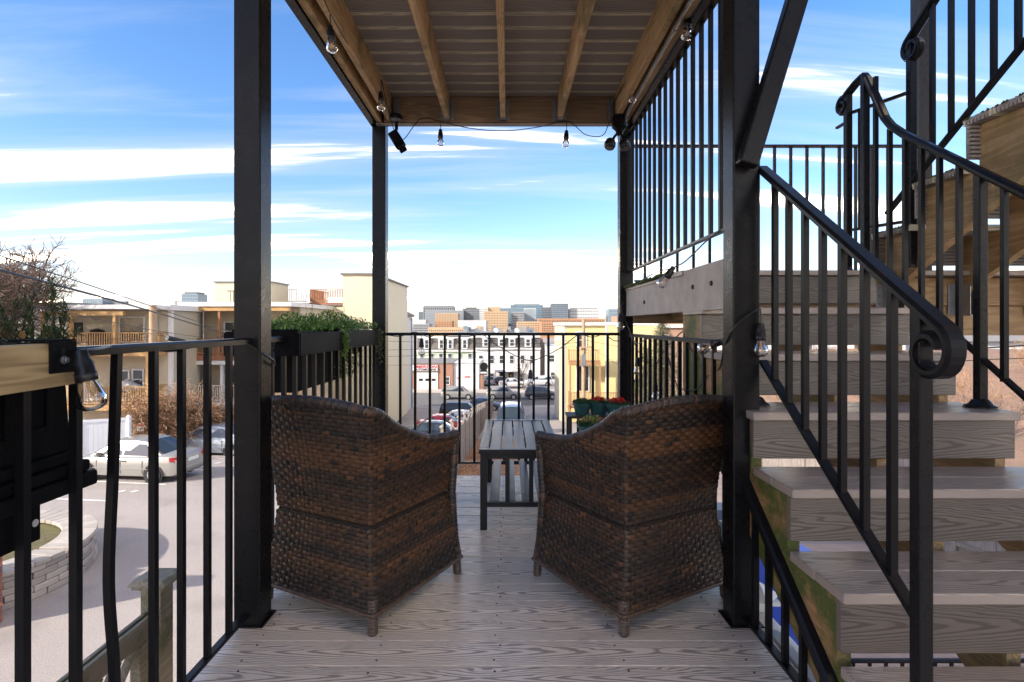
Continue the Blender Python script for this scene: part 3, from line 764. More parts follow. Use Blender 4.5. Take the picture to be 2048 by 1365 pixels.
    for sx, sy in ((-1, -1), (1, -1), (-1, 1), (1, 1)):
        w_, yb, yf = sect(.075); x = sx*(w_-.02); y = (yb+.02) if sy < 0 else (yf-.02)
        l = MB(); prof = [(.0165, .0)]
        for q in range(12): prof += [(.0175, .004+q*.011), (.020, .008+q*.011)]
        l.lathe([(.014, 0), (.0165, .002)] + [(a, b) for a, b in prof[1:]], 10, (x + sx*.006, y + sy*.006, 0), (-sx*.05, -sy*.05, 1)).build('leg', M_RIM, t, smooth=True, local=True)
    return t
def chair_at(back_near, fwd, near_is_right, label, seed):
    fwd = V((fwd[0], fwd[1], 0)).normalized(); right = V((fwd.y, -fwd.x, 0))
    w_, yb, yf = sect(.075)
    lx = (w_-.014) * (1 if near_is_right else -1); ly = yb + .014
    loc = V((back_near[0], back_near[1], 0)) - right*lx - fwd*ly
    return wicker_chair(loc, math.atan2(fwd.y, fwd.x) - math.pi/2, label, seed)
chair_at((-.488, 1.985), (.466, .885), True, 'brown woven wicker armchair below the hanging flower trough', 3)
chair_at((.417, 1.98), (-.514, .859), False, 'brown woven wicker armchair in front of the flower pots beside the stair post', 8)

# ---- slatted table
tb = thing('slatted_table', 'low dark metal slatted coffee table with a lower shelf', 'table', (.066, 3.47, 0))
tx0, tx1, ty0, ty1, th = -.158, .29, 2.99, 3.95, .441
legs = [(tx0+.006, ty0+.006), (tx1-.044, ty0+.006), (tx0+.006, ty1-.044), (tx1-.044, ty1-.044)]
for a, b in legs: MB().box(a, a+.038, b, b+.038, 0, th-.026).build('leg', M_TABLE, tb, bevel=.003)
MB().box(tx0, tx1, ty0, ty0+.05, th-.025, th).build('top_frame', M_TABLE, tb, bevel=.003)
MB().box(tx0, tx1, ty1-.05, ty1, th-.025, th).build('top_frame', M_TABLE, tb, bevel=.003)
MB().box(tx0, tx0+.05, ty0+.0505, ty1-.0505, th-.025, th).build('top_frame', M_TABLE, tb, bevel=.003)
MB().box(tx1-.05, tx1, ty0+.0505, ty1-.0505, th-.025, th).build('top_frame', M_TABLE, tb, bevel=.003)
sw = (tx1 - tx0 - .1 - 6*.008) / 5
for i in range(5):
    a = tx0 + .05 + .008 + i*(sw+.008)
    MB().box(a, a+sw, ty0+.044, ty1-.044, th-.014, th-.003).build('slat', M_TABLE, tb, bevel=.002)
MB().box(tx0+.044, tx1-.044, ty0+.008, ty0+.04, th-.052, th-.0255).build('apron', M_TABLE, tb, bevel=.002)
MB().box(tx0+.044, tx1-.044, ty1-.04, ty1-.008, th-.052, th-.0255).build('apron', M_TABLE, tb, bevel=.002)
for s in (0, 1):
    a = tx0+.01 if s == 0 else tx1-.04
    MB().box(a, a+.03, ty0+.044, ty1-.044, th-.052, th-.0255).build('apron', M_TABLE, tb, bevel=.002)
for yy in (ty0+.012, ty1-.036):
    MB().box(tx0+.044, tx1-.044, yy, yy+.024, .125, .150).build('stretcher', M_TABLE, tb, bevel=.002)
for xx in (tx0+.155, tx0+.285):
    MB().box(xx-.012, xx+.012, ty0+.015, ty0+.035, .150, th-.052).build('upright', M_TABLE, tb, bevel=.002)
    MB().box(xx-.012, xx+.012, ty1-.035, ty1-.015, .150, th-.052).build('upright', M_TABLE, tb, bevel=.002)
for i in range(4):
    a = tx0+.055 + i*.09
    MB().box(a, a+.055, ty0+.036, ty1-.036, .139, .151).build('shelf_slat', M_TABLE, tb, bevel=.002)

# ---- leaves
def leaf(m, p, d, ln, wd, colr, up=V((0, 0, 1)), fold=.25, droop=0):
    d = V(d).normalized(); s = d.cross(up)
    if s.length < .05: s = d.cross(V((1, 0, 0)))
    s.normalize(); n = s.cross(d)
    mid = p + d*ln*.5; e = p + d*ln - up*droop*ln
    n0 = len(m.v)
    for q in (p, mid + s*wd/2 + n*fold*wd, e, mid - s*wd/2 + n*fold*wd, mid): m.v.append(tuple(q)); m.c.append(colr)
    m.f += [(n0, n0+1, n0+4), (n0+1, n0+2, n0+4), (n0+2, n0+3, n0+4), (n0+3, n0, n0+4)]
def rv(r=rnd, zup=0.0):
    while True:
        q = V((r.uniform(-1, 1), r.uniform(-1, 1), r.uniform(-1, 1) + zup))
        if .05 < q.length < 1.4: return q.normalized()
def lm():
    m = MB(); m.c = []; return m
def tint(c, r=rnd, a=.7, b=1.35):
    k = r.uniform(a, b); return (c[0]*k, c[1]*k, c[2]*k, 1)

# ---- flower pots on a tiered stand
stn = thing('plant_stand', 'dark stand holding the flower pots in the deck corner', 'stand', (.62, 3.82, 0))
M_STAND = pm('dark_wicker_stand', (.05, .042, .038), .6, .4, 40, bump=.4)
MB().lathe([(.14, 0), (.15, .02), (.12, .05), (.115, .30), (.17, .325), (.175, .345), (.17, .352)], 22, (.60, 3.70, 0)).build('lower_pedestal', M_STAND, stn, smooth=True)
MB().box(.42, .92, 3.86, 4.06, .46, .478).build('shelf', M_STAND, stn, bevel=.004)
for a, b in ((.43, 3.87), (.89, 3.87), (.43, 4.03), (.89, 4.03)): MB().box(a, a+.02, b, b+.02, 0, .46).build('leg', M_STAND, stn)
M_TEAL = pm('teal_pot_glaze', (.035, .13, .125), .35, .3, 9, dirt=(.2, .22, .2), dirtamt=.25)
def pot(px, py, Y, r, h, zb, label, flower, rim=True, bulge=1.0):
    c = P(px, py, Y); c.z = zb
    t = thing('flower_pot', label, 'flower pot', c, group='flower pots on the stand')
    MB().lathe([(r*.66, 0), (r*.72, .004), (r*.95*bulge, h*.78), (r*1.02, h*.80), (r*1.04, h*.97), (r*.97, h), (r*.92, h*.9), (0.004, h*.86)], 22, c).build('pot', M_TEAL, t, smooth=True)
    m = lm(); rg = random.Random(int(px))
    fl = {'red': [(.75, .012, .018), (.6, .008, .012)], 'mix': [(.33, .42, .05), (.24, .40, .06), (.50, .16, .12)], 'dark': [(.05, .10, .025), (.03, .06, .02)]}[flower]
    for i in range(620):
        a, q = rg.uniform(0, 6.283), math.sqrt(rg.random())*r*1.05
        hh = h*.9 + (1 - (q/r)**2*.7)*rg.uniform(.25, 1)*r*.62
        g = (.05, .12, .025) if hh < h*.9 + r*.25 else rg.choice(fl)
        if flower == 'mix' and c.x + math.cos(a)*q > c.x + r*.35: g = (.42, .10, .09) if rg.random() < .6 else g
        p = c + V((math.cos(a)*q, math.sin(a)*q, hh)); leaf(m, p, rv(rg, .5), r*rg.uniform(.12, .24), r*.13, tint(g, rg))
    tag(m.build('plant', M_LEAF, t), kind='stuff')
    return t
pot(1164, 830, 3.95, .066, .085, .478, 'teal flower pot with sparse dark foliage on the shelf', 'dark')
pot(1197, 835, 3.95, .072, .09, .478, 'teal flower pot with dark leaves and a few red blooms', 'red')
pot(1235, 838, 3.86, .08, .09, .478, 'green flower pot crowned with dense red flowers', 'red')
pot(1186, 872, 3.70, .105, .10, .352, 'low teal bowl of lime green and pink foliage on the pedestal', 'mix')

# ---- railing trough with trailing plants
tr2 = thing('railing_trough', 'long black flower trough straddling the railing between two posts', 'planter', (-1.05, 3.0, .8))
ya, yb_ = 2.36, 3.86
m = MB(); m.prism([(-1.23, 2.70, .785), (-1.045, 2.70, .785), (-1.03, 2.70, 1.04), (-1.25, 2.70, 1.04)], (0, .82, 0)); m.build('trough_body', M_PLANTER, tr2, bevel=.006)
MB().box(-1.20, -1.03, 3.54, yb_, .93, 1.04).build('trough_body', M_PLANTER, tr2, bevel=.006)
MB().box(-1.22, -.896, ya, ya+.012, .985, 1.085).build('end_panel', M_PLANTER, tr2)
MB().box(-1.22, -1.208, ya+.013, yb_, .985, 1.09).build('back_panel', M_PLANTER, tr2)
for a, b in ((ya+.01, 2.93), (2.936, yb_-.03)):
    MB().box(-.905, -.893, a, b, .985, 1.082).build('front_panel', M_PLANTER, tr2, bevel=.003)
    MB().box(-1.19, -.906, a, a+.012, 1.075, 1.10).build('bracket', M_PLANTER, tr2)
MB().box(-1.19, -.906, ya+.02, yb_-.03, 1.076, 1.084).build('soil', M_SOIL, tr2)
m = lm(); rg = random.Random(4)
for i in range(3400):
    y = rg.uniform(ya+.02, yb_-.02); x = rg.uniform(-1.2, -.9); hgt = .018 + .03*mnoise.noise(V((x*6, y*4, 0)))
    hgt += .05*math.exp(-((y-3.0)/.28)**2)
    p = V((x, y, 1.085 + max(.003, rg.random()*(hgt+.03)))); g = rg.choice([(.13, .26, .035), (.09, .19, .03), (.20, .34, .06), (.05, .11, .02)])
    leaf(m, p, rv(rg, .5), rg.uniform(.012, .026), .012, tint(g, rg))
for i in range(150):                                         # taller blades and stalks
    y = rg.gauss(3.0, .22); x = rg.uniform(-1.15, -.95); a = rv(rg, 1.5)
    leaf(m, V((x, y, 1.085)), a, rg.uniform(.05, .12), .008, tint((.16, .30, .05), rg), droop=.2)
for i in range(26):
    y = rg.uniform(2.6, 3.5); leaf(m, V((-1.05, y, 1.09)), V((rg.uniform(-.4, .4), rg.uniform(-.4, .4), 1)), rg.uniform(.1, .2), .004, tint((.2, .22, .08), rg))
for y0, ln in ((2.98, .14), (3.0, .11), (3.74, .16), (3.8, .13), (3.82, .24)):   # trailing stems
    for i in range(90):
        f = rg.random(); p = V((-.885 + rg.uniform(-.012, .014), y0 + rg.uniform(-.03, .03)*(1-.5*f), 1.09 - f*ln))
        leaf(m, p, rv(rg, -.4), .022, .012, tint((.17, .29, .06) if y0 < 3.5 else (.09, .10, .04), rg))
for i in range(500):                                         # foliage spilling outside, seen through the balusters
    p = V((rg.uniform(-1.1, -1.0), rg.uniform(3.3, 3.8), rg.uniform(.80, 1.0))); leaf(m, p, rv(rg), .03, .015, tint((.14, .25, .05), rg))
tag(m.build('trough_plants', M_LEAF, tr2), kind='stuff')

# ---- plank, bracket and black planter with rosemary at the near railing
pk = thing('wooden_plank', 'short timber plank with a black metal bracket on the railing', 'plank', (-.93, .95, .98))
MB().add([(-.948, .55, .985), (-.912, .55, .985), (-.912, 1.163, .995), (-.948, 1.163, .995), (-.948, .55, 1.078), (-.912, .55, 1.078), (-.912, 1.163, 1.083), (-.948, 1.163, 1.083)],
         [(3,2,1,0),(4,5,6,7),(0,1,5,4),(1,2,6,5),(2,3,7,6),(3,0,4,7)]).build('plank', M_PLANK, pk, bevel=.004)
bk = MB(); bk.box(-.911, -.907, 1.09, 1.158, 1.022, 1.086); bk.box(-1.03, -.907, 1.09, 1.158, 1.0865, 1.0905)
bko = bk.build('bracket', M_PLANTER, pk, bevel=.002)
MB().box(-.9069, -.9062, 1.117, 1.125, 1.052, 1.072).build('slot', pm('slot_dark', (.003, .003, .003), .9, 0), bko)
MB().lathe([(.0085, 0), (.0085, .003), (.006, .0035), (.006, .008), (.0035, .009)], 8, (-.907, 1.122, 1.048), (1, 0, 0)).build('bolt', M_GALV, bko)
MB().box(-.98, -.95, .56, 1.15, 1.079, 1.083).build('strap', M_PLANTER, pk)
for y in (.98, 1.04): MB().lathe([(.007, 0), (.007, .006), (.0045, .008)], 6, (-.955, y, 1.084)).build('bolt', M_STEEL, pk)
bp = thing('box_planter', 'black moulded box planter with recessed panels hung outside the railing', 'planter', (-1.12, 1.0, .78))
y1_, x1_ = 1.275, -1.012
m = MB(); m.prism([(x1_, .5, .83), (x1_, y1_, .83), (x1_+.0, y1_-.022, 1.06), (x1_, .5, 1.06)], (-.26, 0, 0)); m.build('box_body', M_PLANTER, bp, bevel=.004)
MB().box(x1_, x1_+.007, 1.10, 1.12, .885, 1.03).build('panel_moulding', M_PLANTER, bp, bevel=.002)
MB().box(x1_, x1_+.007, 1.20, 1.215, .885, 1.03).build('panel_moulding', M_PLANTER, bp, bevel=.002)
MB().box(x1_, x1_+.007, 1.1205, 1.1995, .885, .90).build('panel_moulding', M_PLANTER, bp, bevel=.002)
for i, (e, z0, z1) in enumerate(((.014, .805, .832), (.026, .778, .8045), (.036, .742, .7775))):
    MB().box(x1_-.27, x1_+e, .5, y1_+e, z0, z1).build('base_moulding', M_PLANTER, bp, bevel=.006)
MB().box(x1_+.004, x1_+.010, .5, 1.18, .66, .737).build('lower_bracket', M_PLANTER, bp, bevel=.003)
MB().lathe([(.008, 0), (.008, .001)], 12, (x1_+.0105, 1.165, .70), (1, 0, 0)).build('bolt_hole', pm('hole_pale', (.5, .48, .45), .6), bp)
MB().box(x1_-.24, x1_-.02, .52, y1_-.03, 1.055, 1.063).build('soil', M_SOIL, bp)
rp = thing('rosemary_plant', 'spiky rosemary stems growing in the black box planter', 'plant', (-1.12, 1.1, 1.06))
m = lm(); s_ = MB(); rg = random.Random(21)
stems = [((px_ - VX)*Y_/F_PX, Y_, h_) for px_, Y_, h_ in ((112, 1.22, .17), (98, 1.20, .13), (124, 1.24, .09), (30, 1.20, .165), (18, 1.16, .12), (45, 1.23, .10), (62, 1.18, .085), (75, 1.25, .12), (-5, 1.15, .15), (135, 1.25, .045), (88, 1.16, .05), (8, 1.22, .08))]
for x, y, h in stems:
    for sub in range(2):
        pts = []; lean = V((rg.uniform(-.2, .2), rg.uniform(-.2, .2), 1)).normalized()
        if sub: lean = (lean + rv(rg)*.7).normalized(); h *= .7
        for i in range(8): pts.append(V((x, y, 1.06)) + lean*h*i/7 + V((rg.uniform(-.003, .003), rg.uniform(-.003, .003), 0)))
        s_.tube(pts, [.0022*(1-.6*i/7) for i in range(8)], 5)
        for i in range(int(h*700)):
            f = rg.uniform(.08, 1); p = V((x, y, 1.06)) + lean*h*f
            d = (rv(rg) + V((0, 0, .35))).normalized(); leaf(m, p, d, rg.uniform(.014, .028), .0036, tint(rg.choice([(.045, .075, .02), (.07, .11, .03), (.03, .05, .018)]), rg))
for i in range(60):                                          # dead tangle at the base
    p = V((rg.uniform(-1.2, -.99), rg.uniform(.9, 1.24), 1.065)); pts = [p]
    for q in range(4): pts.append(pts[-1] + (rv(rg) + V((0, 0, .3)))*.022)
    s_.tube(pts, .001, 4)
for i in range(22):
    p = V((rg.uniform(-1.15, -1.0), rg.uniform(.95, 1.24), 1.07 + rg.random()*.05)); leaf(m, p, rv(rg), .025, .014, tint((.30, .17, .06), rg))
tag(s_.build('stems', pm('rosemary_stem', (.10, .06, .04), .8, .3, 60), rp), kind='stuff'); tag(m.build('needles', M_LEAF, rp), kind='stuff')

# ================================================================ string lights
SOCK_P = [(.006, .012), (.012, .010), (.0135, -.008), (.0175, -.014), (.0175, -.034), (.0195, -.035), (.0195, -.052), (.015, -.053)]
GLASS_P = [(.0135, -.050), (.0155, -.056), (.0215, -.070), (.0265, -.084), (.0275, -.092), (.0245, -.103), (.015, -.111), (.003, -.1135)]
sock_me = MB().lathe(SOCK_P, 16).mesh('socket', M_BLACKP, True)
gl_ = MB().lathe(GLASS_P, 18); gl_.f = gl_.f[:-2]; glass_me = gl_.mesh('bulb', M_BULB, True)
fm = MB()
for a in range(4):
    an = a*math.pi/2; fm.tube([(.002*math.cos(an), .002*math.sin(an), -.06), (.006*math.cos(an), .006*math.sin(an), -.096)], .0008, 4)
fm.tube([(0, 0, -.052), (0, 0, -.07)], .0035, 6); fil_me = fm.mesh('filament', M_FIL)
def string_light(label, runs, bulbs, r=.0032):
    """runs: polylines (pixel, pixel, distance); bulbs: (px,py of hanging point, Y, drop, scale, tilt)"""
    c0 = P(*runs[0][0]); t = thing('string_light', label, 'string light', c0)
    for run in runs:
        MB().tube(smoothpath([P(*q) for q in run], 5), r, 6).build('cable', M_CABLE, t, smooth=True)
    for px, py, Y, drop, s, tilt in bulbs:
        p = P(px, py, Y)
        if drop > 0: MB().tube([p, p + V((.002, 0, -drop*.5)), p + V((0, 0, -drop))], r*.9, 6).build('cable', M_CABLE, t)
        q = p + V((0, 0, -drop))
        so_ = link_mesh('socket', sock_me, t, q, rot=(tilt[0], tilt[1], 0), scale=(s, s, s))
        for nm, me in (('bulb', glass_me), ('filament', fil_me)):
            b = bpy.data.objects.new(nm, me); COL.objects.link(b); b.parent = so_
    return t
Z0 = (0, 0)
string_light('string light with clear bulbs looped under the upper balcony joists',
    [[(640, -30, 2.5), (656, 18, 2.55), (700, 95, 3.0), (742, 150, 3.5), (762, 160, 3.7), (772, 205, 3.8), (790, 265, 4.0), (806, 280, 4.04), (828, 252, 4.05), (846, 236, 4.05), (881, 243, 4.05), (940, 257, 4.05), (1010, 262, 4.05), (1080, 254, 4.05), (1132, 242, 4.05), (1152, 254, 4.05), (1172, 270, 4.05), (1204, 272, 4.0), (1218, 246, 3.95), (1232, 200, 3.8), (1262, 148, 3.6), (1310, 95, 3.2), (1378, 12, 2.7), (1400, -30, 2.5)]],
    [(660, 30, 2.55, .06, 1.0, (.05, -.1)), (762, 160, 3.62, .09, 1.0, Z0), (881, 243, 4.02, .07, 1.0, Z0), (1133, 244, 4.02, .075, 1.0, (0, .06)), (1262, 150, 3.6, .07, 1.0, (0, -.1)), (1376, 14, 2.7, .045, 1.05, (0, .08))])
string_light('string light wound along the far railing with two hanging bulbs',
    [[(776, 671, 4.12), (800, 673, 4.12), (826, 665, 4.11), (842, 668, 4.10), (858, 675, 4.13), (876, 668, 4.11), (895, 673, 4.12), (935, 674, 4.12), (955, 668, 4.11), (968, 671, 4.11), (980, 681, 4.1), (1012, 702, 4.1), (1045, 718, 4.1), (1061, 721, 4.1), (1080, 717, 4.1), (1120, 697, 4.1), (1150, 674, 4.11), (1162, 669, 4.12), (1185, 675, 4.12), (1207, 669, 4.11), (1218, 675, 4.1), (1229, 682, 4.1), (1246, 682, 4.08)]],
    [(843, 669, 4.10, .045, 1.0, Z0), (1061, 722, 4.10, .08, 1.0, Z0)])
string_light('string light draped between the railing and the landing channel',
    [[(1246, 605, 3.95), (1243, 620, 3.93), (1258, 660, 3.85), (1275, 700, 3.75), (1293, 722, 3.6), (1308, 733, 3.45), (1330, 700, 3.2), (1350, 677, 2.95), (1370, 661, 2.8), (1369, 680, 2.78), (1395, 715, 2.6), (1425, 740, 2.45), (1440, 735, 2.3), (1450, 690, 2.12), (1470, 655, 2.03), (1500, 628, 2.02), (1521, 618, 2.03)],
     [(1328, 677, 3.1), (1331, 690, 3.12), (1343, 740, 3.02), (1355, 773, 2.9), (1362, 780, 2.85), (1390, 780, 2.6), (1400, 772, 2.55), (1420, 750, 2.45), (1440, 735, 2.35)],
     [(1268, 568, 3.9), (1285, 560, 3.7), (1310, 546, 3.3), (1330, 540, 3.0), (1345, 536, 2.85), (1365, 527, 2.7), (1385, 510, 2.5), (1410, 485, 2.3), (1440, 462, 2.15)],
     [(1260, 672, 3.9), (1275, 688, 3.7), (1290, 680, 3.55), (1310, 673, 3.4)]],
    [(1241, 613, 3.9, .06, .95, Z0), (1275, 686, 3.72, .11, .95, Z0), (1311, 735, 3.42, .10, .95, Z0), (1345, 538, 2.8, .0, 1.0, (.35, .55)), (1521, 620, 2.02, .06, 1.0, (0, 0)), (1443, 683, 2.3, .0, .9, (.2, 1.15))])
string_light('string light cable on the railing ending in a large clear bulb beside the plank',
    [[(160, 702, 1.14), (190, 700, 1.2), (235, 692, 1.38), (290, 690, 1.5), (318, 700, 1.54), (345, 702, 1.62), (385, 694, 1.72), (430, 685, 1.85), (470, 680, 1.99), (490, 684, 2.02), (520, 705, 2.03), (545, 720, 2.1), (549, 730, 2.18), (548, 690, 2.3), (560, 672, 2.6)]],
    [(163, 712, 1.14, .0, 1.03, (.0, -.22))], r=.0045)
# ================================================================ ground
GL = [(-80, -4.4), (16, -4.4), (20, -4.45), (26, -5.05), (32, -6.0), (38, -7.0), (44, -7.5), (50, -8.1), (57, -8.6), (64, -8.8), (70, -9.0), (95, -9.0), (400, -15), (4000, -15)]
GR = [(-80, -2.6), (8, -2.8), (14, -3.35), (21, -4.15), (33, -5.45), (45, -7.0), (57, -8.45), (64, -8.8), (70, -9.0), (95, -9.0), (400, -15), (4000, -15)]
def gz(x, y):
    a, b = interp(GL, y), interp(GR, y); f = min(1, max(0, (x + 2.6) / .8)); return a + (b - a) * f
xs = [-2500, -900, -300, -120, -60] + [-40 + i*2 for i in range(18)] + [-4, -2.6, -2.4, -2.2, -2, -1.8, -1, 0, 2, 4, 6, 8, 10, 14, 18, 24, 32, 45, 60, 120, 300, 900, 2500]
ys = sorted(set([-80, -30] + [a for a, b in GL] + [a for a, b in GR] + list(range(-6, 70, 2)) + [80, 90, 130, 200, 800, 1500]))
g = MB()
for y in ys:
    for x in xs: g.v.append((x, y, gz(x, y)))
nx = len(xs)
for j in range(len(ys)-1):
    for i in range(nx-1): g.f.append((j*nx+i, j*nx+i+1, (j+1)*nx+i+1, (j+1)*nx+i))
M_ASPH = groundmat('aged_asphalt_lot', (.31, .272, .246), .14, .35, .4, 40, cracks=.0, patch=(.245, .215, .195))
M_ROAD = groundmat('street_asphalt', (.13, .125, .12), .15, .4, .3, 30)
M_CONC = groundmat('concrete_pavement', (.40, .36, .31), .15, .8, .2, 20)
M_LEAVES = groundmat('leaf_litter_ground', (.25, .13, .06), .4, 2.2, .6, 26, patch=(.20, .17, .12))
M_WHITE = pm('white_road_paint', (.72, .72, .70), .7, .12, 14, dirt=(.3, .29, .27), dirtamt=.5)
tag(g.build('ground', M_ASPH), kind='structure')
def sheet(name, pts_fn, xs_, ys_, off, mat, parent=None, kind='structure'):
    m = MB()
    for y in ys_:
        for x in xs_:
            m.v.append((x, y, gz(x, y) + off))
    n = len(xs_)
    for j in range(len(ys_)-1):
        for i in range(n-1): m.f.append((j*n+i, j*n+i+1, (j+1)*n+i+1, (j+1)*n+i))
    o = m.build(name, mat, parent)
    if kind: tag(o, kind=kind)
    return o
fr = lambda a, b, n: [a + (b-a)*i/n for i in range(n+1)]
sheet('street', None, fr(-90, 110, 40), fr(68.5, 81.5, 8), .02, M_ROAD)
def kerb(name, x0, x1, y0, y1):
    m = MB().box(x0, x1, y0, y1, -9.2, -8.86); tag(m.build(name, M_CONC), kind='structure')
kerb('pavement', -90, -12.5, 66.3, 68.4); kerb('pavement', 3.2, 110, 66.3, 68.4); kerb('pavement', -90, 110, 81.6, 85.2)
lf = sheet('leaf_bank', None, [-1.75, -1.5, -1.2, -.8, -.4, .1, .6], fr(3, 30, 27), .03, M_LEAVES)
sheet('yard_paving', None, [.9, 1.5, 2.5, 4, 6, 8, 10.5], fr(2, 19, 17), .02, brickmat('yard_brick_paving', (.30, .22, .18), (.36, .28, .23), (.22, .20, .18), .2, .1))
M_HILL = groundmat('leafy_hillside', (.22, .135, .09), .35, 1.2, .5, 14, patch=(.17, .145, .10))
m = MB(); hx_ = [8.2, 9, 10, 11.5, 14, 17, 20, 24, 28, 33, 40]; hy_ = fr(17.5, 40, 24)
def hill(x, y):
    b = gz(x, y); f = min(1, max(0, (x-8.2)/3.0))*min(1, max(0, (y-17.5)/15.0)); f = f*f*(3-2*f)
    return b + .03 + f*(-.75 - b) + f*.5*mnoise.noise(V((x*.25, y*.25, 0)))
for y in hy_:
    for x in hx_: m.v.append((x, y, hill(x, y)))
for j in range(len(hy_)-1):
    for i in range(len(hx_)-1): q = j*len(hx_)+i; m.f.append((q, q+1, q+1+len(hx_), q+len(hx_)))
tag(m.build('hillside', M_HILL, smooth=True), kind='structure')
# fallen leaves as geometry
m = lm(); rg = random.Random(5)
for i in range(2200):
    x = rg.uniform(-1.7, .3); y = rg.uniform(5, 26); p = V((x, y, gz(x, y) + .04))
    leaf(m, p, V((rg.uniform(-1, 1), rg.uniform(-1, 1), rg.uniform(-.1, .5))), rg.uniform(.06, .11), .06, tint(rg.choice([(.42, .17, .05), (.30, .12, .04), (.5, .27, .10)]), rg))
tag(m.build('fallen_leaves', M_LEAF), 'orange fallen leaves along the foot of the plank fence', 'leaves', kind='stuff')
# parking bay lines
def bay(px0, py0, px1, py1, wd=.10):
    def on(px, py):
        Y = 18.0
        for _ in range(30): Y = (EYE - gz((px-VX)*Y/F_PX, Y)) * F_PX / (py - VY)
        return V(((px-VX)*Y/F_PX, Y, 0))
    a, b = on(px0, py0), on(px1, py1); n = 10; d = (b-a).normalized(); s = V((-d.y, d.x, 0))*wd/2; m = MB()
    for i in range(n+1):
        q = a.lerp(b, i/n)
        for e in (-1, 1): w_ = q + s*e; m.v.append((w_.x, w_.y, gz(w_.x, w_.y) + .012))
    for i in range(n): m.f.append((2*i, 2*i+1, 2*i+3, 2*i+2))
    tag(m.build('parking_line', M_WHITE), kind='structure')
bay(60, 958, 332, 970); bay(40, 996, 222, 1003); bay(150, 978, 60, 976); bay(330, 938, 412, 941); bay(388, 917, 470, 918)
for px, py in ((222+15, 985), (262, 985), (430, 928), (135, 1023)):
    bay(px, py, px+14, py-3, .16)

# ================================================================ building kit
def siding(m, p0, p1, z0, z1, pitch=.115, lap=.02):
    """clapboards on the vertical plane from p0 to p1 (outward = right-hand side walking p0->p1)"""
    p0, p1 = V((p0[0], p0[1], 0)), V((p1[0], p1[1], 0)); d = (p1-p0).normalized(); n = V((d.y, -d.x, 0))
    z = z0
    while z < z1 - .01:
        zt = min(z + pitch, z1)
        a, b = p0 + n*lap + V((0,0,z)), p1 + n*lap + V((0,0,z)); c, e = p1 + V((0,0,zt)), p0 + V((0,0,zt)); f, h = p0 + V((0,0,z)), p1 + V((0,0,z))
        m.add([a, b, c, e, f, h], [(0,1,2,3), (4,5,1,0)]); z = zt
    return m
def clap_box(parent, x0, x1, y0, y1, z0, z1, mat, pitch=.115, name='wall'):
    m = MB(); m.box(x0+.004, x1-.004, y0+.004, y1-.004, z0, z1-.002)
    siding(m, (x0, y0), (x1, y0), z0, z1, pitch); siding(m, (x1, y0), (x1, y1), z0, z1, pitch); siding(m, (x0, y1), (x0, y0), z0, z1, pitch)
    return m.build(name, mat, parent)
M_GLASS = glassmat('window_glass', (.05, .06, .07), .06); M_GLASS2 = glassmat('dark_window_glass', (.02, .022, .025), .1)
M_TRIM = pm('white_trim', (.64, .63, .61), .5, .06, 3)
def window(parent, c, w_, h, n=(0, -1, 0), frame=M_TRIM, pane=M_GLASS, cross=True, fw=.09, name='window', depth=.06, blind=None):
    c, n = V(c), V(n); r = V((-n.y, n.x, 0)); up = V((0, 0, 1)); m = MB()
    q = c + n*depth/2
    for s in (-1, 1):
        m.obox(q + r*s*(w_/2-fw/2), r*fw/2, n*depth/2, up*h/2); m.obox(q + up*s*(h/2-fw/2), r*(w_/2-fw*1.001), n*depth*.499, up*fw/2)
    if cross: m.obox(q, r*(w_/2-fw*1.002), n*depth*.45, up*.03)
    o = m.build(name, frame, parent)
    MB().obox(c + n*.026, r*(w_/2-fw), n*.004, up*(h/2-fw)).build('pane', pane, o)
    if blind: MB().obox(c + n*.033 + up*h*.2, r*(w_/2-fw*1.05), n*.002, up*h*.24).build('blind', blind, o)
    return o
def door(parent, c, w_, h, n=(0, -1, 0), mat=None, frame=M_TRIM, lite=True):
    c, n = V(c), V(n); r = V((-n.y, n.x, 0)); up = V((0, 0, 1)); m = MB(); q = c + n*.03
    for s in (-1, 1): m.obox(q + r*s*(w_/2+.05), r*.05, n*.04, up*(h/2+.1))
    m.obox(q + up*(h/2+.05), r*(w_/2-.001), n*.039, up*.05)
    o = m.build('door', frame, parent)
    MB().obox(c + n*.03, r*w_/2*.998, n*.02, up*h/2).build('door_leaf', mat, o)
    if lite: MB().obox(c + n*.053 + up*h*.2, r*w_*.32, n*.004, up*h*.24).build('pane', M_GLASS2, o)
    MB().obox(c + n*.07 + r*w_*.38, r*.03, n*.02, up*.03).build('handle', M_GALV, o)
    return o
def deckrail(parent, p0, p1, z, h, mat, sp=.13, bw=.04):
    p0, p1 = V((p0[0], p0[1], z)), V((p1[0], p1[1], z)); up = V((0, 0, 1))
    MB().bar(p0+up*h, p1+up*h, .10, .05).build('top_rail', mat, parent); MB().bar(p0+up*.1, p1+up*.1, .05, .08).build('bottom_rail', mat, parent)
    m = MB(); n = max(2, int((p1-p0).length/sp))
    for i in range(1, n):
        q = p0.lerp(p1, i/n); m.box(q.x-bw/2, q.x+bw/2, q.y-bw/2, q.y+bw/2, z+.14, z+h-.025)
    tag(m.build('balusters', mat, parent), kind='stuff')
def pbox(parent, name, mat, *b, bevel=0): return MB().box(*b).build(name, mat, parent, bevel=bevel)
def win_grid(parent, x0, x1, y, z0, z1, nx_, nz_, mat, fx=.6, fz=.6, name='windows'):
    m = MB(); dx, dz = (x1-x0)/nx_, (z1-z0)/nz_
    for i in range(nx_):
        for j in range(nz_):
            a, b = x0 + (i+.5-fx/2)*dx, z0 + (j+.5-fz/2)*dz; m.box(a, a+dx*fx, y-.12, y-.04, b, b+dz*fz)
    o = m.build(name, mat, parent); tag(o, kind='stuff'); return o
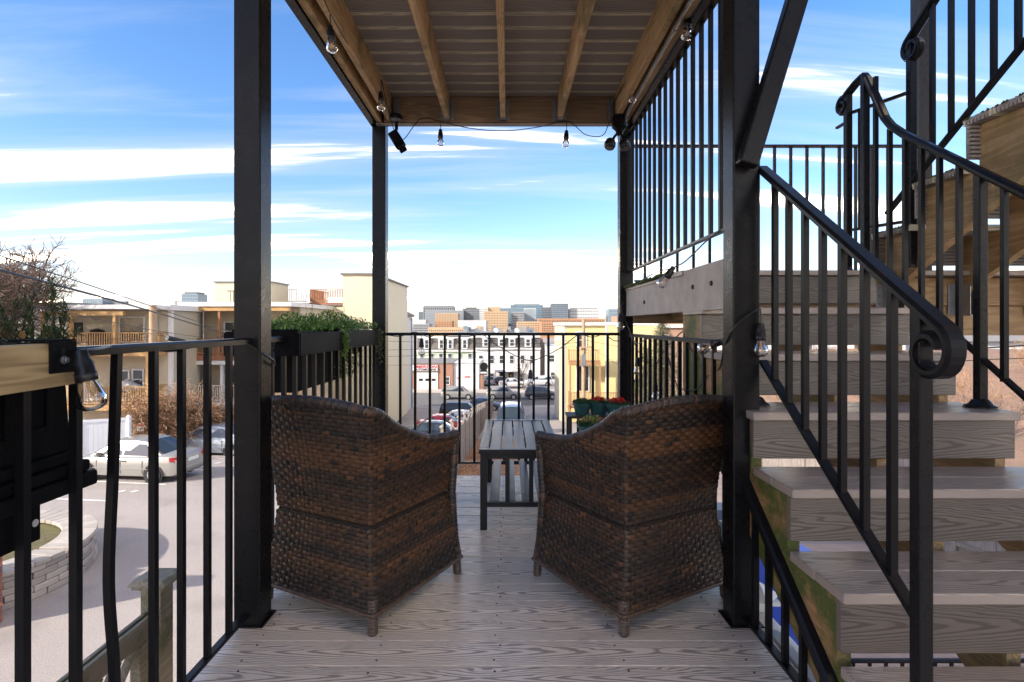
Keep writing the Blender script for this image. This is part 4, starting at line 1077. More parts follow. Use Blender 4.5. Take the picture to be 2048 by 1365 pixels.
M_BEIGE = pm('beige_clapboard', (.50, .43, .31), .6, .06, .8, dirt=(.36, .32, .24), dirtamt=.25, dscale=.8)
M_CREAM = pm('cream_vinyl_siding', (.56, .49, .33), .55, .05, .8, dirt=(.5, .45, .33), dirtamt=.25, dscale=.6)
M_OLIVE = pm('olive_grey_clapboard', (.42, .385, .30), .6, .06, .8, dirt=(.25, .23, .18), dirtamt=.25, dscale=.8)
M_GREYS = pm('grey_vinyl_siding', (.50, .49, .47), .55, .06, .8, dirt=(.36, .34, .31), dirtamt=.2, dscale=.5)
M_YELL = pm('yellow_clapboard', (.62, .515, .25), .6, .06, .8, dirt=(.5, .42, .24), dirtamt=.2, dscale=.6)
M_PALEY = pm('pale_yellow_wall', (.55, .49, .34), .6, .08, .8)
M_ROOF = pm('grey_roofing', (.20, .19, .18), .85, .2, 4, bump=.3); M_BROWNR = pm('brown_coping', (.16, .13, .11), .7, .2, 4)
M_WWALL = pm('white_painted_wall', (.60, .59, .57), .6, .06, .6, dirt=(.55, .53, .48), dirtamt=.3, dscale=.5)
M_BRICK = brickmat('red_brick', (.38, .16, .09), (.30, .12, .07), (.42, .36, .30)); M_BRICKO = brickmat('orange_brick', (.42, .22, .13), (.36, .18, .10), (.45, .38, .32))

# ================================================================ houses on the parking-lot side
# ---- beige house with two stacked golden decks
h = thing('beige_house', 'beige clapboard house with two stacked golden timber decks', 'house', (-21, 33, -6))
clap_box(h, -25.3, -19.3, 31.5, 34.6, -6.5, 1.93, M_BEIGE)
pbox(h, 'roof', M_TRIM, -25.5, -19.1, 31.1, 34.8, 1.94, 2.25)
m = MB(); siding(m, (-19.27, 31.5), (-19.27, 34.7), -6.5, 1.92); m.build('side_wall', M_OLIVE, h)
pbox(h, 'corner_board', M_TRIM, -19.42, -19.2, 31.42, 31.6, -6.4, 1.93)
UF, LF = -.30, -3.25
for zf, tag_ in ((UF, 0), (LF, 1)):
    pbox(h, 'deck_frame', M_DECKW, -25.4, -19.55, 29.9, 31.45, zf-.30, zf-.02)
    for i in range(9): pbox(h, 'deck_plank', M_DECKW, -25.4, -19.55, 29.9+i*.17, 30.06+i*.17, zf-.018, zf+.01)
    deckrail(h, (-25.4, 29.95), (-19.6, 29.95), zf, .98, M_DECKW); deckrail(h, (-19.6, 29.95), (-19.6, 31.4), zf, .98, M_DECKW)
for x in (-25.3, -23.75, -21.4, -19.62):
    pbox(h, 'deck_post', M_DECKW, x-.07, x+.07, 29.86, 30.0, -6.4, 1.62 if x < -20 else -.3)
pbox(h, 'deck_beam', M_DECKW, -25.4, -20.9, 29.85, 30.02, 1.62, 1.86)
pbox(h, 'deck_roof', M_TRIM, -24.1, -19.2, 29.7, 31.1, 1.98, 2.2)
window(h, (-21.5, 31.47, .85), 1.5, 1.5, cross=False, pane=M_GLASS2); window(h, (-24.6, 31.47, .7), .55, 1.1, cross=False, frame=M_BLACKP)
window(h, (-21.95, 31.47, -2.15), .65, 1.4, cross=False); window(h, (-21.15, 31.47, -2.0), .7, 1.2, cross=True)
pbox(h, 'downpipe', M_TRIM, -20.15, -20.03, 31.38, 31.46, -6.2, 1.9)
# grill and patio umbrella on the decks
t = thing('covered_grill', 'dark covered barbecue grill on the upper golden deck', 'grill', (-23.0, 30.8, UF+.01))
MB().lathe([(.5, 0), (.5, .6), (.48, .9), (.3, 1.12), (.05, 1.2)], 12, (-23.0, 30.8, UF+.012)).build('grill_cover', M_BLACKP, t, smooth=True)
t = thing('patio_umbrella', 'folded grey canopy tent on the lower golden deck', 'canopy', (-21.4, 30.7, LF+.01))
MB().lathe([(.85, .75), (.8, .85), (.03, 1.35)], 8, (-21.3, 30.75, LF)).build('canopy_top', pm('grey_canvas', (.45, .44, .42), .8), t)
MB().tube([(-21.3, 30.75, LF+.012), (-21.3, 30.75, LF+1.3)], .03, 6).build('pole', M_GALV, t)
for a, b in ((-.5, -.5), (.5, -.5), (.5, .5), (-.5, .5)): MB().tube([(-21.3+a, 30.75+b, LF+.012), (-21.3+a, 30.75+b, LF+.9)], .02, 5).build('leg', M_GALV, t)
# ---- white low building behind the rosemary
h = thing('white_building', 'low white building with a dark roof edge beyond the rosemary', 'building', (-32, 33, -6))
pbox(h, 'wall', M_WWALL, -42, -25.6, 32, 46, -6.4, 2.28); pbox(h, 'coping', M_ROOF, -42.1, -25.5, 31.9, 46.1, 2.285, 2.42)
window(h, (-26.6, 31.97, .4), .7, 1.3, cross=False, frame=M_BLACKP); window(h, (-30, 31.97, .4), .9, 1.3)
pbox(h, 'roof_unit', M_GREYS, -27.6, -24.2, 40, 42, 2.3, 2.85)
# ---- olive house with red deck and bay
h = thing('olive_house', 'olive clapboard house with a red stained deck above a white porch', 'house', (-17.5, 36, -6))
clap_box(h, -19.9, -13.6, 36.0, 44, -6.9, 2.25, M_BEIGE)
m = MB(); siding(m, (-19.93, 36.0), (-19.0, 34.2), -6.9, 2.2); m.build('side_wall', M_OLIVE, h)
pbox(h, 'roof', M_TRIM, -20.4, -13.4, 33.9, 44.2, 2.26, 2.52); pbox(h, 'roof_beam', M_DECKW, -20.2, -13.5, 34.0, 34.2, 1.98, 2.255)
UF, LF = -.75, -3.65
pbox(h, 'deck_frame', M_DECKR, -20.2, -13.6, 34.0, 35.95, UF-.35, UF); deckrail(h, (-20.2, 34.05), (-13.7, 34.05), UF, 1.0, M_DECKR)
pbox(h, 'porch_frame', M_TRIM, -20.2, -13.6, 34.0, 35.95, LF-.3, LF); deckrail(h, (-20.2, 34.05), (-13.7, 34.05), LF, 1.0, pm('pale_porch_paint', (.60, .52, .44), .6, .1, 4))
pbox(h, 'porch_beam', M_TRIM, -20.2, -13.6, 34.0, 34.2, -1.35, -1.11)
for x, mt, a, b in ((-20.05, M_DECKR, UF, 1.97), (-17.9, M_DECKR, UF, 1.97), (-16.9, M_DECKR, UF, 1.97), (-20.1, M_TRIM, -6.8, -1.36), (-17.75, M_TRIM, -6.8, -1.36), (-16.8, M_TRIM, -6.8, -1.36)):
    pbox(h, 'porch_post', mt, x-.07, x+.07, 34.05, 34.19, a, b)
window(h, (-18.1, 35.97, .7), .95, 1.3); door(h, (-18.0, 35.97, -2.55), .95, 2.05, mat=pm('varnished_door', (.36, .15, .05), .4, .2, 5))
window(h, (-15.8, 35.97, .7), .95, 1.3)
bh = thing('roof_bulkhead', 'pale clapboard stair bulkhead on the olive house roof', 'bulkhead', (-17.2, 40, 2.5))
clap_box(bh, -21.3, -17.2, 40.0, 43, 2.5, 4.2, M_CREAM); pbox(bh, 'coping', M_ROOF, -21.4, -17.1, 39.9, 43.1, 4.2, 4.28)
deckrail(bh, (-19.6, 38.4), (-17.2, 38.4), 2.53, .95, M_BLACKP, .2, .03)
# ---- cream building with stair tower and roof decks
h = thing('cream_building', 'tall cream sided building with a square stair tower and roof decks', 'building', (-14, 46, -7.3))
clap_box(h, -19.5, -12.6, 42.9, 56, -7.8, 2.58, M_CREAM, .13); clap_box(h, -12.6, -10.25, 42.0, 56, -7.8, 4.92, M_CREAM, .13, 'stair_tower')
clap_box(h, -15.9, -12.605, 42.5, 42.88, -7.8, 2.5, M_CREAM, .13, 'wall_bay')
pbox(h, 'coping', M_BROWNR, -12.75, -10.1, 41.85, 56.1, 4.93, 5.06); pbox(h, 'coping', M_BROWNR, -15.95, -12.61, 42.4, 43.1, 2.585, 2.68)
pbox(h, 'coping', M_TRIM, -19.6, -15.96, 42.8, 43.1, 2.585, 2.7)
window(h, (-11.4, 41.97, -6.0), .8, .9, cross=False)
rd = thing('roof_deck', 'reddish brown timber roof deck beside the cream stair tower', 'roof deck', (-13.9, 43, 2.69))
pbox(rd, 'deck_frame', M_DECKR, -15.4, -12.66, 42.6, 46, 2.69, 2.86); deckrail(rd, (-15.35, 42.65), (-12.7, 42.65), 2.86, 1.0, M_DECKR, .13, .05); deckrail(rd, (-15.35, 42.65), (-15.35, 46), 2.86, 1.0, M_DECKR, .13, .05)
rd = thing('roof_deck', 'white railed roof deck on the cream building', 'roof deck', (-17.5, 44, 2.71))
pbox(rd, 'deck_frame', M_TRIM, -19.5, -15.6, 43.2, 48, 2.71, 2.85); deckrail(rd, (-19.45, 43.25), (-15.7, 43.25), 2.85, 1.05, M_TRIM, .13, .05); deckrail(rd, (-15.65, 43.3), (-15.65, 47.9), 2.85, 1.05, M_TRIM, .13, .05)
pbox(rd, 'privacy_panel', M_TRIM, -19.4, -16.9, 46, 46.08, 2.86, 4.2); pbox(rd, 'privacy_panel', M_TRIM, -16.8, -15.7, 47.8, 47.88, 2.86, 4.5)
# ---- grey narrow building
h = thing('grey_building', 'narrow tall grey sided building with a cream front wall', 'building', (-13, 60, -8.6))
clap_box(h, -14.6, -11.55, 56, 66, -8.9, 2.2, M_GREYS, .14)
m = MB(); siding(m, (-14.6, 55.96), (-11.55, 55.96), -8.9, 1.5, .14); m.build('front_wall', M_CREAM, h)
m = MB().prism([(-14.8, 55.5, 1.95), (-11.3, 55.5, 2.05), (-11.3, 55.5, 2.3), (-12.2, 55.5, 2.75), (-14.8, 55.5, 2.75)], (0, 11, 0)); m.build('roof', M_BROWNR, h)
window(h, (-11.52, 60.5, -.6), .5, 1.1, (1, 0, 0)); pbox(h, 'downpipe', M_GALV, -11.5, -11.4, 65.6, 65.75, -8.8, 1.9)
pbox(h, 'meter_box', M_GALV, -11.5, -11.35, 58.0, 58.3, -6.5, -5.9)

# ================================================================ across the street
h = thing('brick_garage', 'brick auto repair garage with a white roller door and lettered sign', 'garage', (-12, 90, -9))
FYB = 85.6
pbox(h, 'wall', M_BRICK, -16.5, -8.6, FYB, 96, -9.1, -4.95); pbox(h, 'coping', M_ROOF, -16.6, -8.55, FYB-.1, 96.1, -4.945, -4.72)
dr_ = pbox(h, 'roller_door', M_TRIM, -14.15, -10.9, FYB-.08, FYB-.02, -9.0, -6.3)
for i in range(4): pbox(dr_, 'door_panel', M_WWALL, -14.15, -10.9, FYB-.12, FYB-.081, -8.98+i*.67, -8.335+i*.67)
for x in (-13.55, -12.55, -11.55): pbox(dr_, 'pane', M_GLASS2, x-.3, x+.3, FYB-.145, FYB-.121, -7.6, -7.25)
pbox(h, 'lintel', M_BROWNR, -14.35, -10.7, FYB-.15, FYB-.01, -6.29, -6.1)
sg = pbox(h, 'sign_board', M_TRIM, -15.9, -10.95, FYB-.2, FYB-.05, -6.05, -5.13)
def text(parent, s, size, loc, mat, rz=0.0, bold=.0, shear=0.0, name='lettering', align='LEFT', sx=1.0):
    c = bpy.data.curves.new(name, 'FONT'); c.body = s; c.size = size; c.align_x = align; c.shear = shear; c.offset = bold; c.extrude = .01
    tmp = bpy.data.objects.new('tmp', c); COL.objects.link(tmp); bpy.context.view_layer.update()
    me = bpy.data.meshes.new_from_object(tmp.evaluated_get(bpy.context.evaluated_depsgraph_get())); bpy.data.objects.remove(tmp)
    me.materials.clear(); me.materials.append(mat)
    o = bpy.data.objects.new(name, me); COL.objects.link(o); o.parent = parent
    o.location = V(loc) - rootloc(parent); o.rotation_euler = (math.pi/2, 0, rz); o.scale = (sx, 1, 1); return o
M_RED = pm('sign_red', (.45, .02, .025), .5, .05); M_BLK = pm('sign_black', (.02, .02, .02), .5, .05)
text(sg, 'EMERSON', .58, (-11.1, FYB-.215, -5.60), M_RED, bold=.018, shear=.25, align='RIGHT', sx=1.4)
text(sg, 'AUTOMOTIVE', .40, (-11.2, FYB-.215, -5.98), M_BLK, bold=.014, shear=.1, align='RIGHT', sx=1.35)
window(h, (-9.5, FYB-.02, -7.6), .9, 1.3, cross=True)
h = thing('white_workshop', 'white rendered workshop with small red and grey lettering', 'building', (-6.5, 90, -9))
pbox(h, 'wall', M_WWALL, -8.54, -4.5, 85.9, 96, -9.1, -4.9); pbox(h, 'coping', M_TRIM, -8.54, -4.4, 85.8, 96.1, -4.895, -4.8)
pbox(h, 'brick_pier', M_BRICK, -4.48, -3.95, 86.0, 87.5, -9.1, -6.7)
for i in range(6): pbox(h, 'lettering', M_RED, -6.75+i*.15, -6.66+i*.15, 85.87, 85.899, -7.15, -6.9)
for i in range(2): pbox(h, 'lettering', M_RED, -8.0+i*.16, -7.9+i*.16, 85.87, 85.899, -7.3, -7.12)
for i in range(3): pbox(h, 'lettering', M_GREYS, -7.2, -5.9, 85.87, 85.899, -7.45-i*.28, -7.37-i*.28)
rs = thing('round_sign', 'black oval projecting sign beside the white workshop', 'sign', (-3.75, 85.0, -8.87))
MB().lathe([(.05, -.12), (.62, -.12), (.66, -.06), (.66, .06), (.62, .12), (.05, .12)], 24, (-3.75, 85.0, -5.35), (.35, -1, 0)).build('sign_disc', M_BLACKP, rs, smooth=True)
MB().box(-4.3, -3.2, 84.95, 85.05, -6.6, -5.9).build('sign_panel', M_BLACKP, rs); MB().box(-4.25, -3.3, 84.92, 84.945, -6.4, -6.15).build('lettering', M_TRIM, rs)
MB().bar((-3.95, 85.95, -6.2), (-3.95, 85.06, -6.2), .06, .06).build('arm', M_BLACKP, rs)
MB().tube([(-3.75, 85.0, -6.6), (-3.75, 85.0, -8.87)], .08, 8).build('pole', M_BROWNR, rs)
# mansard row
M_SLATE = pm('brown_slate', (.13, .115, .10), .8, .25, 9, bump=.5, bscale=30); M_SLATE2 = pm('dark_slate', (.075, .07, .068), .8, .25, 9, bump=.5, bscale=30)
M_MINT = pm('mint_green_paint', (.50, .60, .42), .6, .05, 2)
def mansard(x0, x1, y, wallm, slate, zeave, zcor, label, dorm, wins, zg=-9.1):
    h = thing('mansard_house', label, 'house', ((x0+x1)/2, y+4, zg), group='mansard roofed row across the street')
    clap_box(h, x0, x1, y, y+10, zg, zeave, wallm, .16)
    pbox(h, 'cornice', M_TRIM, x0-.1, x1+.1, y-.35, y+.2, zeave, zeave+.28)
    MB().prism([(x0, y-.1, zeave+.285), (x0, y+.7, zcor), (x0, y+10, zcor), (x0, y+10, zeave+.285)], (x1-x0, 0, 0)).build('mansard_roof', slate, h)
    pbox(h, 'upper_cornice', M_TRIM, x0-.05, x1+.05, y+.45, y+.9, zcor+.002, zcor+.3)
    for x, w_ in dorm:
        d = pbox(h, 'dormer', M_TRIM, x-w_/2-.16, x+w_/2+.16, y-.06, y+.9, zeave+.45, zcor-.15); pbox(d, 'dormer_cap', M_TRIM, x-w_/2-.3, x+w_/2+.3, y-.2, y+.9, zcor-.149, zcor+.0)
        window(d, (x, y-.07, (zeave+.45+zcor-.15)/2), w_, zcor-zeave-.75, pane=M_GLASS, fw=.12)
    for x, z, w_, hh in wins: window(h, (x, y-.03, z), w_, hh, pane=M_GLASS, fw=.11)
    return h
YM = 100.0; k = YM/F_PX
px = lambda p: (p - VX)*k; pz = lambda q: EYE - (q-VY)*k
mansard(px(834), px(951), YM, M_MINT, M_SLATE, pz(703.5), pz(677), 'mint green house with a brown slate mansard and white dormers', [(px(853.5), .8), (px(883), .8), (px(900.5), .8), (px(929.5), .8)],
        [(px(x), pz(715), .85, 1.5) for x in (844, 864, 882, 900, 920, 940)])
mansard(px(952), px(1080), YM-.4, M_WWALL, M_SLATE2, pz(699), pz(675.5), 'white house with a charcoal mansard and white dormers', [(px(972), .9), (px(1003), .9), (px(1024), .9), (px(1056), .9)],
        [(px(x), pz(719), .9, 1.6) for x in (962, 984, 1003, 1023.5, 1045, 1064)] + [(px(x), pz(755), .9, 1.7) for x in (984, 1044)])
pc = thing('porch', 'white entrance porch with twin dark doors on the white mansard house', 'porch', (px(1014), YM-1.5, -9))
pbox(pc, 'roof', M_TRIM, px(990), px(1037), YM-2.2, YM-.45, pz(742), pz(738.5))
for x in (991, 1036): pbox(pc, 'column', M_TRIM, px(x)-.1, px(x)+.1, YM-2.1, YM-1.9, -9.02, pz(742.2))
for x in (1004, 1022): door(pc, (px(x), YM-.46, pz(754)), .95, 2.3, mat=pm('dark_door', (.06, .055, .05), .4))
MB().lathe([(.2, 0), (.25, .03), (.2, .06)], 12, (px(1022), YM-.55, pz(751)), (0, -1, 0)).build('wreath', pm('gold_wreath', (.45, .28, .06), .7, .4, 20), pc)
h = thing('white_house', 'plain white house beside the brown gap in the row', 'house', (px(1100), 101, -9))
clap_box(h, px(1090), px(1130), 98, 108, -9.1, pz(692), M_WWALL, .16); window(h, (px(1102), 97.97, pz(716)), 1.0, 1.3); window(h, (px(1104), 97.97, pz(750)), .9, 1.4)
h = thing('brown_house', 'narrow brown clad house squeezed between white houses', 'house', (px(1085), 104, -9))
pbox(h, 'wall', M_BROWNR, px(1080.5), px(1090)-.02, 101, 110, -9.1, pz(686)); pbox(h, 'chimney', M_BRICKO, px(1083), px(1088), 103, 104, pz(686), pz(670))

M_DECKT = woodmat('tan_deck_timber', (.44, .25, .12), (.28, .15, .07), 2)
# ---- yellow house with timber decks
YE = 48.0
h = thing('yellow_house', 'yellow clapboard house with stacked timber balconies', 'house', (9, 52, -7.5))
clap_box(h, 4.84, 13.0, YE, 56.6, -7.9, 1.05, M_YELL, .14)
m = MB(); siding(m, (4.80, 56.6), (4.80, YE), -7.9, 1.0, .14); m.build('side_wall', M_PALEY, h)
pbox(h, 'cornice', M_TRIM, 4.65, 13.1, YE-.25, 56.8, 1.06, 1.32); pbox(h, 'corner_board', M_TRIM, 4.78, 5.0, YE-.05, YE+.1, -7.8, 1.05)
pbox(h, 'bay', M_YELL, 8.45, 13.05, YE-.5, YE-.03, -7.9, 1.0); m = MB(); siding(m, (8.45, YE-.52), (13.05, YE-.52), -7.9, .98, .14); m.build('bay_siding', M_YELL, h)
pbox(h, 'corner_board', M_TRIM, 8.38, 8.56, YE-.58, YE-.5, -7.8, 1.0)
window(h, (6.4, YE-.03, -.2), .95, 1.5, pane=M_GLASS2); window(h, (11.2, YE-.55, -4.3), 1.0, 1.6, pane=M_GLASS2)
door(h, (6.5, YE-.03, -3.55), 1.0, 2.1, mat=M_GLASS2)
for z, x1 in ((-2.0, 7.8), (-5.6, 13.0)):
    pbox(h, 'deck_frame', M_DECKT, 5.2, x1, YE-1.7, YE-.53, z-.3, z)
    deckrail(h, (5.2, YE-1.68), (x1, YE-1.68), z, 1.0, M_DECKT, .14, .05)
    deckrail(h, (5.2, YE-1.68), (5.2, YE-.6), z, 1.0, M_DECKT, .14, .05)
for x in (5.25, 7.75, 10.0, 12.6): pbox(h, 'deck_post', M_DECKT, x-.07, x+.07, YE-1.68, YE-1.54, -8.0, -2.3 if x < 8 else -5.9)
st_ = MB()
for i in range(9): st_.box(5.0-.0, 5.15, YE-2.0-i*.3, YE-1.7-i*.3, -5.85-i*.22, -5.6-i*.22)
st_.build('deck_stair', M_DECKT, h)
# utility poles
def pole(label, x, y, z0, z1, r, arm=None, extra=True):
    t = thing('utility_pole', label, 'utility pole', (x, y, z0), group='timber utility poles')
    MB().tube([(x, y, z0), (x, y, (z0+z1)/2), (x, y, z1)], [r, r*.9, r*.75], 12).build('pole_shaft', M_POLE, t, smooth=True)
    if arm:
        for z, w_ in arm: MB().box(x-w_/2, x+w_/2, y-r-.09, y-r-.0, z-.06, z+.06).build('cross_arm', M_POLE, t)
    if extra:
        MB().box(x-.18, x+.12, y-r-.28, y-r-.02, z1-3.6, z1-2.7).build('junction_box', M_GALV, t)
        MB().tube([(x+.1, y-r-.02, z1-5.5), (x+.16, y-r-.03, z1-4.2), (x+.1, y-r-.02, z1-2.2)], .04, 6).build('cable_riser', M_CABLE, t)
    return t
pole('tall timber utility pole in front of the yellow house', (1167-VX)*42/F_PX, 42, gz(5.7, 42), 1.6, .17, arm=[(-.6, 1.2)])
pole('timber utility pole at the corner of the beige house', -18.6, 28.8, gz(-18.6, 28.8), 2.15, .22, extra=False)
# ---- overhead wires
def wire(pts, r, label, sub=8):
    o = MB().tube(smoothpath(pts, sub), r, 5).build('overhead_wire', M_CABLE, None, smooth=True); return tag(o, label, 'wire', 'overhead wires')
wire([P(-80, 486, 10), P(200, 578, 15), P(400, 645, 24), P(520, 680, 40)], .014, 'thin overhead wire sloping past the beige house to the upper corner')
wire([P(-80, 520, 9), P(200, 594, 14), P(330, 631, 20), P(470, 672, 33), P(560, 690, 45)], .026, 'thick overhead cable sloping past the beige house')
wire([P(60, 612, 16), P(130, 625, 18), P(300, 660, 26), P(400, 675, 33), P(480, 690, 40)], .012, 'thin low wire crossing in front of the golden decks')
wire([P(120, 690, 20), P(220, 680, 24), P(300, 667, 28.5)], .012, 'wire rising to the pole beside the beige house')
wire([P(120, 702, 20), P(230, 690, 24), P(300, 672, 28.5)], .014, 'lower wire rising to the pole beside the beige house')
wire([P(300, 668, 28.5), P(340, 675, 30), P(365, 682, 31)], .012, 'short wire from the pole to the splice case')
t = thing('splice_case', 'black cable splice case hanging on a wire by the beige house', 'splice case', P(348, 683, 30))
MB().tube([P(334, 676, 29.6), P(368, 684, 30.6)], .13, 10).build('case', M_BLACKP, t, smooth=True)
wire([P(560, 676, 38), P(780, 683, 40), P(1000, 688, 41), P(1160, 686, 42)], .012, 'uppermost thin wire reaching the pole by the yellow house')
wire([P(560, 704, 40), P(800, 700, 41), P(980, 693, 41.5), P(1162, 680, 42)], .012, 'middle wire reaching the pole by the yellow house')
wire([P(560, 716, 38), P(830, 712, 40), P(1000, 702, 41), P(1165, 684, 42)], .012, 'sagging wire reaching the pole by the yellow house')
wire([P(560, 730, 38), P(840, 730, 40), P(1000, 718, 41), P(1165, 690, 42)], .010, 'lowest wire reaching the pole by the yellow house')
wire([P(1168, 680, 41.5), P(1240, 694, 40), P(1330, 705, 36)], .014, 'wire from the yellow house pole towards the spruce')
wire([P(1168, 684, 41.5), P(1220, 720, 36), P(1260, 740, 30)], .012, 'service wire falling from the yellow house pole')
# ================================================================ skyline
M_FGLASS = glassmat('far_blue_glass', (.10, .17, .22), .12); M_FDARK = glassmat('far_dark_glass', (.05, .06, .07), .2)
M_FGREY = pm('far_grey_concrete', (.24, .245, .25), .7, .05, .1); M_FWHITE = pm('far_white_panel', (.46, .46, .45), .7, .04, .1)
M_FPEACH = pm('far_peach_stone', (.42, .29, .17), .7, .04, .1); M_FORNG = pm('far_orange_brick', (.36, .19, .10), .8, .05, .1)
M_FDKGREY = pm('far_dark_grey', (.10, .115, .13), .6, .05, .1); M_FSTEEL = pm('far_blue_grey', (.16, .21, .25), .4, .05, .1)
def tower(label, x0, x1, yt, Y, wall, glass, nx_, nz_, fx=.6, fz=.55, top=None, depth=30, name='city_building', zb=-16):
    k = Y/F_PX; a, b, zt = (x0-VX)*k, (x1-VX)*k, EYE - (yt-VY)*k
    t = thing(name, label, 'building', ((a+b)/2, Y, zb), group='city skyline')
    MB().box(a, b, Y, Y+depth, zb, zt).build('wall', wall, t)
    if glass: win_grid(t, a+.5, b-.5, Y, zb+6, zt-1.2, nx_, nz_, glass, fx, fz)
    if top:
        f, h_ = top; MB().box(a+(b-a)*f, b-(b-a)*f, Y+3, Y+depth-3, zt, zt+h_).build('roof_plant', M_FDKGREY, t)
    return t
S = 900
tower('dark blue slab at the end of the skyline', 837, 849, 624, S+60, M_FDKGREY, M_FGLASS, 3, 9)
tower('broad grey block topped by a dark glazed grid', 846, 907, 613.5, S+40, M_FGREY, M_FDARK, 16, 9, .62, .8, (.02, 1.5))
tower('grey horizontally banded block', 850, 927, 621, S+10, M_FGREY, M_FSTEEL, 1, 12, .99, .5)
tower('tall orange brick tower with a window grid', 870, 916, 627, S-40, M_FPEACH, M_FDARK, 14, 9, .4, .5)
tower('lower orange brick block before the brick tower', 870, 904, 643, S-90, M_FORNG, M_FDARK, 10, 6, .4, .5)
tower('dark grey windowed office block', 925, 958.5, 617.5, S+20, M_FDKGREY, M_FGREY, 12, 10, .5, .4, (.2, 2))
tower('white slab tower with punched windows', 959, 976, 615.5, S, M_FWHITE, M_FDARK, 6, 11, .35, .35)
tower('tall blank peach stone tower', 975, 1001, 614.5, S+5, M_FPEACH, None, 1, 1)
tower('broad peach block with dotted windows', 968, 1016, 623, S-60, M_FPEACH, M_FDARK, 15, 8, .35, .4)
tower('blue grey glazed office slab', 1000, 1047, 616.5, S-10, M_FSTEEL, M_FGLASS, 14, 10, .75, .6)
tower('grey gridded block under the glass towers', 1023, 1048, 624, S-50, M_FGREY, M_FDARK, 9, 8, .55, .5)
tower('tall pale blue curtain wall tower', 1021, 1086, 610, S+40, M_FSTEEL, M_FGLASS, 18, 12, .8, .75, (.1, 1.2))
tower('silver ribbed tower between two glass towers', 1048, 1072, 617, S-20, M_FWHITE, M_FGLASS, 10, 11, .6, .95)
tower('dark gridded mid rise tower', 1085, 1104, 615, S+30, M_FDKGREY, M_FGREY, 7, 10, .45, .45)
tower('slate blue glass tower, tallest of the skyline', 1103, 1137, 607.5, S+10, M_FDKGREY, M_FSTEEL, 12, 13, .7, .55)
tower('white block with square punched windows and green roof edge', 1139, 1198, 618.5, S+20, M_FWHITE, M_FDARK, 18, 7, .38, .4, (.05, 1.5))
tower('green tinted glass block at the end of the skyline', 1217, 1243, 618.5, S+30, M_FSTEEL, M_FGLASS, 8, 7, .8, .6)
tower('long low orange brick block', 1076, 1210, 637.5, S-110, M_FORNG, M_FDARK, 40, 4, .5, .45)
tower('peach block with rows of small windows', 1034, 1083, 643.5, S-200, M_FPEACH, M_FDARK, 14, 5, .45, .45)
tower('brick block with rows of dark windows', 1083, 1130, 645, S-230, M_FORNG, M_FDARK, 14, 5, .5, .5)
tower('long white shed roofs below the skyline', 916, 972, 641, S-160, M_FWHITE, None, 1, 1, depth=60)
tower('low grey office block at the skyline foot', 826, 858, 648, S-240, M_FGREY, M_FDARK, 12, 4, .6, .5)
tower('white low block beside the grey building', 826, 851, 640, S-100, M_FWHITE, None, 1, 1)
tower('low peach warehouse behind the mansard roofs', 856, 935, 655, S-480, M_FPEACH, M_FDARK, 20, 3, .4, .4)
tower('distant stepped glass tower beyond the pale roofs', 363, 396, 588, S+60, M_FSTEEL, M_FGLASS, 9, 12, .7, .6, (.12, 3))
tower('distant grey office block behind the white roof', 165, 205, 597, S+80, M_FSTEEL, M_FGLASS, 10, 6, .7, .6)
tower('far low grey block on the horizon', 225, 252, 603, S+90, M_FDKGREY, M_FGREY, 6, 5)
tower('distant blue glass block behind the white roof decks', 541, 566, 590, S+70, M_FSTEEL, M_FGLASS, 6, 8, .7, .6)
# flat roofs with plant and dishes behind the mansard row
h = thing('flat_roofed_block', 'grey flat roofed block crowded with rooftop units', 'building', (2, 135, -10))
k = 130/F_PX
pbox(h, 'wall', M_FGREY, (905-VX)*k, (1082-VX)*k, 130, 160, -10, EYE-(666-VY)*k)
rg = random.Random(11)
for i in range(34):
    x = rg.uniform(916, 1066); w_ = rg.uniform(4, 11); hh = rg.uniform(4, 14); a = (x-VX)*k
    pbox(h, 'roof_unit', rg.choice([M_FGREY, M_FSTEEL, M_FDKGREY, M_GALV, M_FPEACH]), a, a+w_*k, 131+i*.7, 131.5+i*.7, EYE-(666-VY)*k-.05, EYE-(666-hh-VY)*k)
for x in (991, 1033): MB().lathe([(.05, .1), (.35, .12), (.6, .25), (.62, .27)], 14, ((x-VX)*k, 129.6, EYE-(662-VY)*k), (.4, -1, .5)).build('satellite_dish', M_TRIM, h, smooth=True)
h = thing('orange_brick_house', 'orange brick house with white cornice behind the spruce', 'house', (19, 75, -9))
pbox(h, 'wall', M_BRICKO, 15.0, 40, 70, 80, -9.1, 2.3); pbox(h, 'cornice', M_TRIM, 14.9, 40.1, 69.7, 80, .75, 1.15)
for i in range(6): window(h, (17 + i*3, 69.97, -.9), 1.0, 1.6)

# ================================================================ vehicles
M_TYRE = pm('tyre_rubber', (.016, .016, .016), .8, .3, 30); M_RIMC = pm('wheel_cover_silver', (.50, .50, .50), .35, .1, 10, metal=.6)
M_CARGL = glassmat('car_glass', (.035, .045, .05), .03); M_TAIL = pm('tail_light_red', (.40, .012, .012), .15, .2, 8); M_HEAD = pm('headlight_clear', (.55, .56, .56), .12, .1)
M_SEAM = pm('shut_line', (.015, .015, .015), .8, 0); M_PLATE = pm('number_plate', (.65, .66, .64), .5, .1)
def paint(name, col):
    m, n, b = newmat('car_paint_' + name); t = NT(n); c = t.mix(t.noise(t.obj(), .8, 3), c4(mul(col, .96)), c4(mul(col, 1.04))); n.links.new(c, b.inputs['Base Color'])
    b.inputs['Roughness'].default_value = .33; b.inputs['Coat Weight'].default_value = .5; b.inputs['Coat Roughness'].default_value = .08; b.inputs['Metallic'].default_value = .15; return m
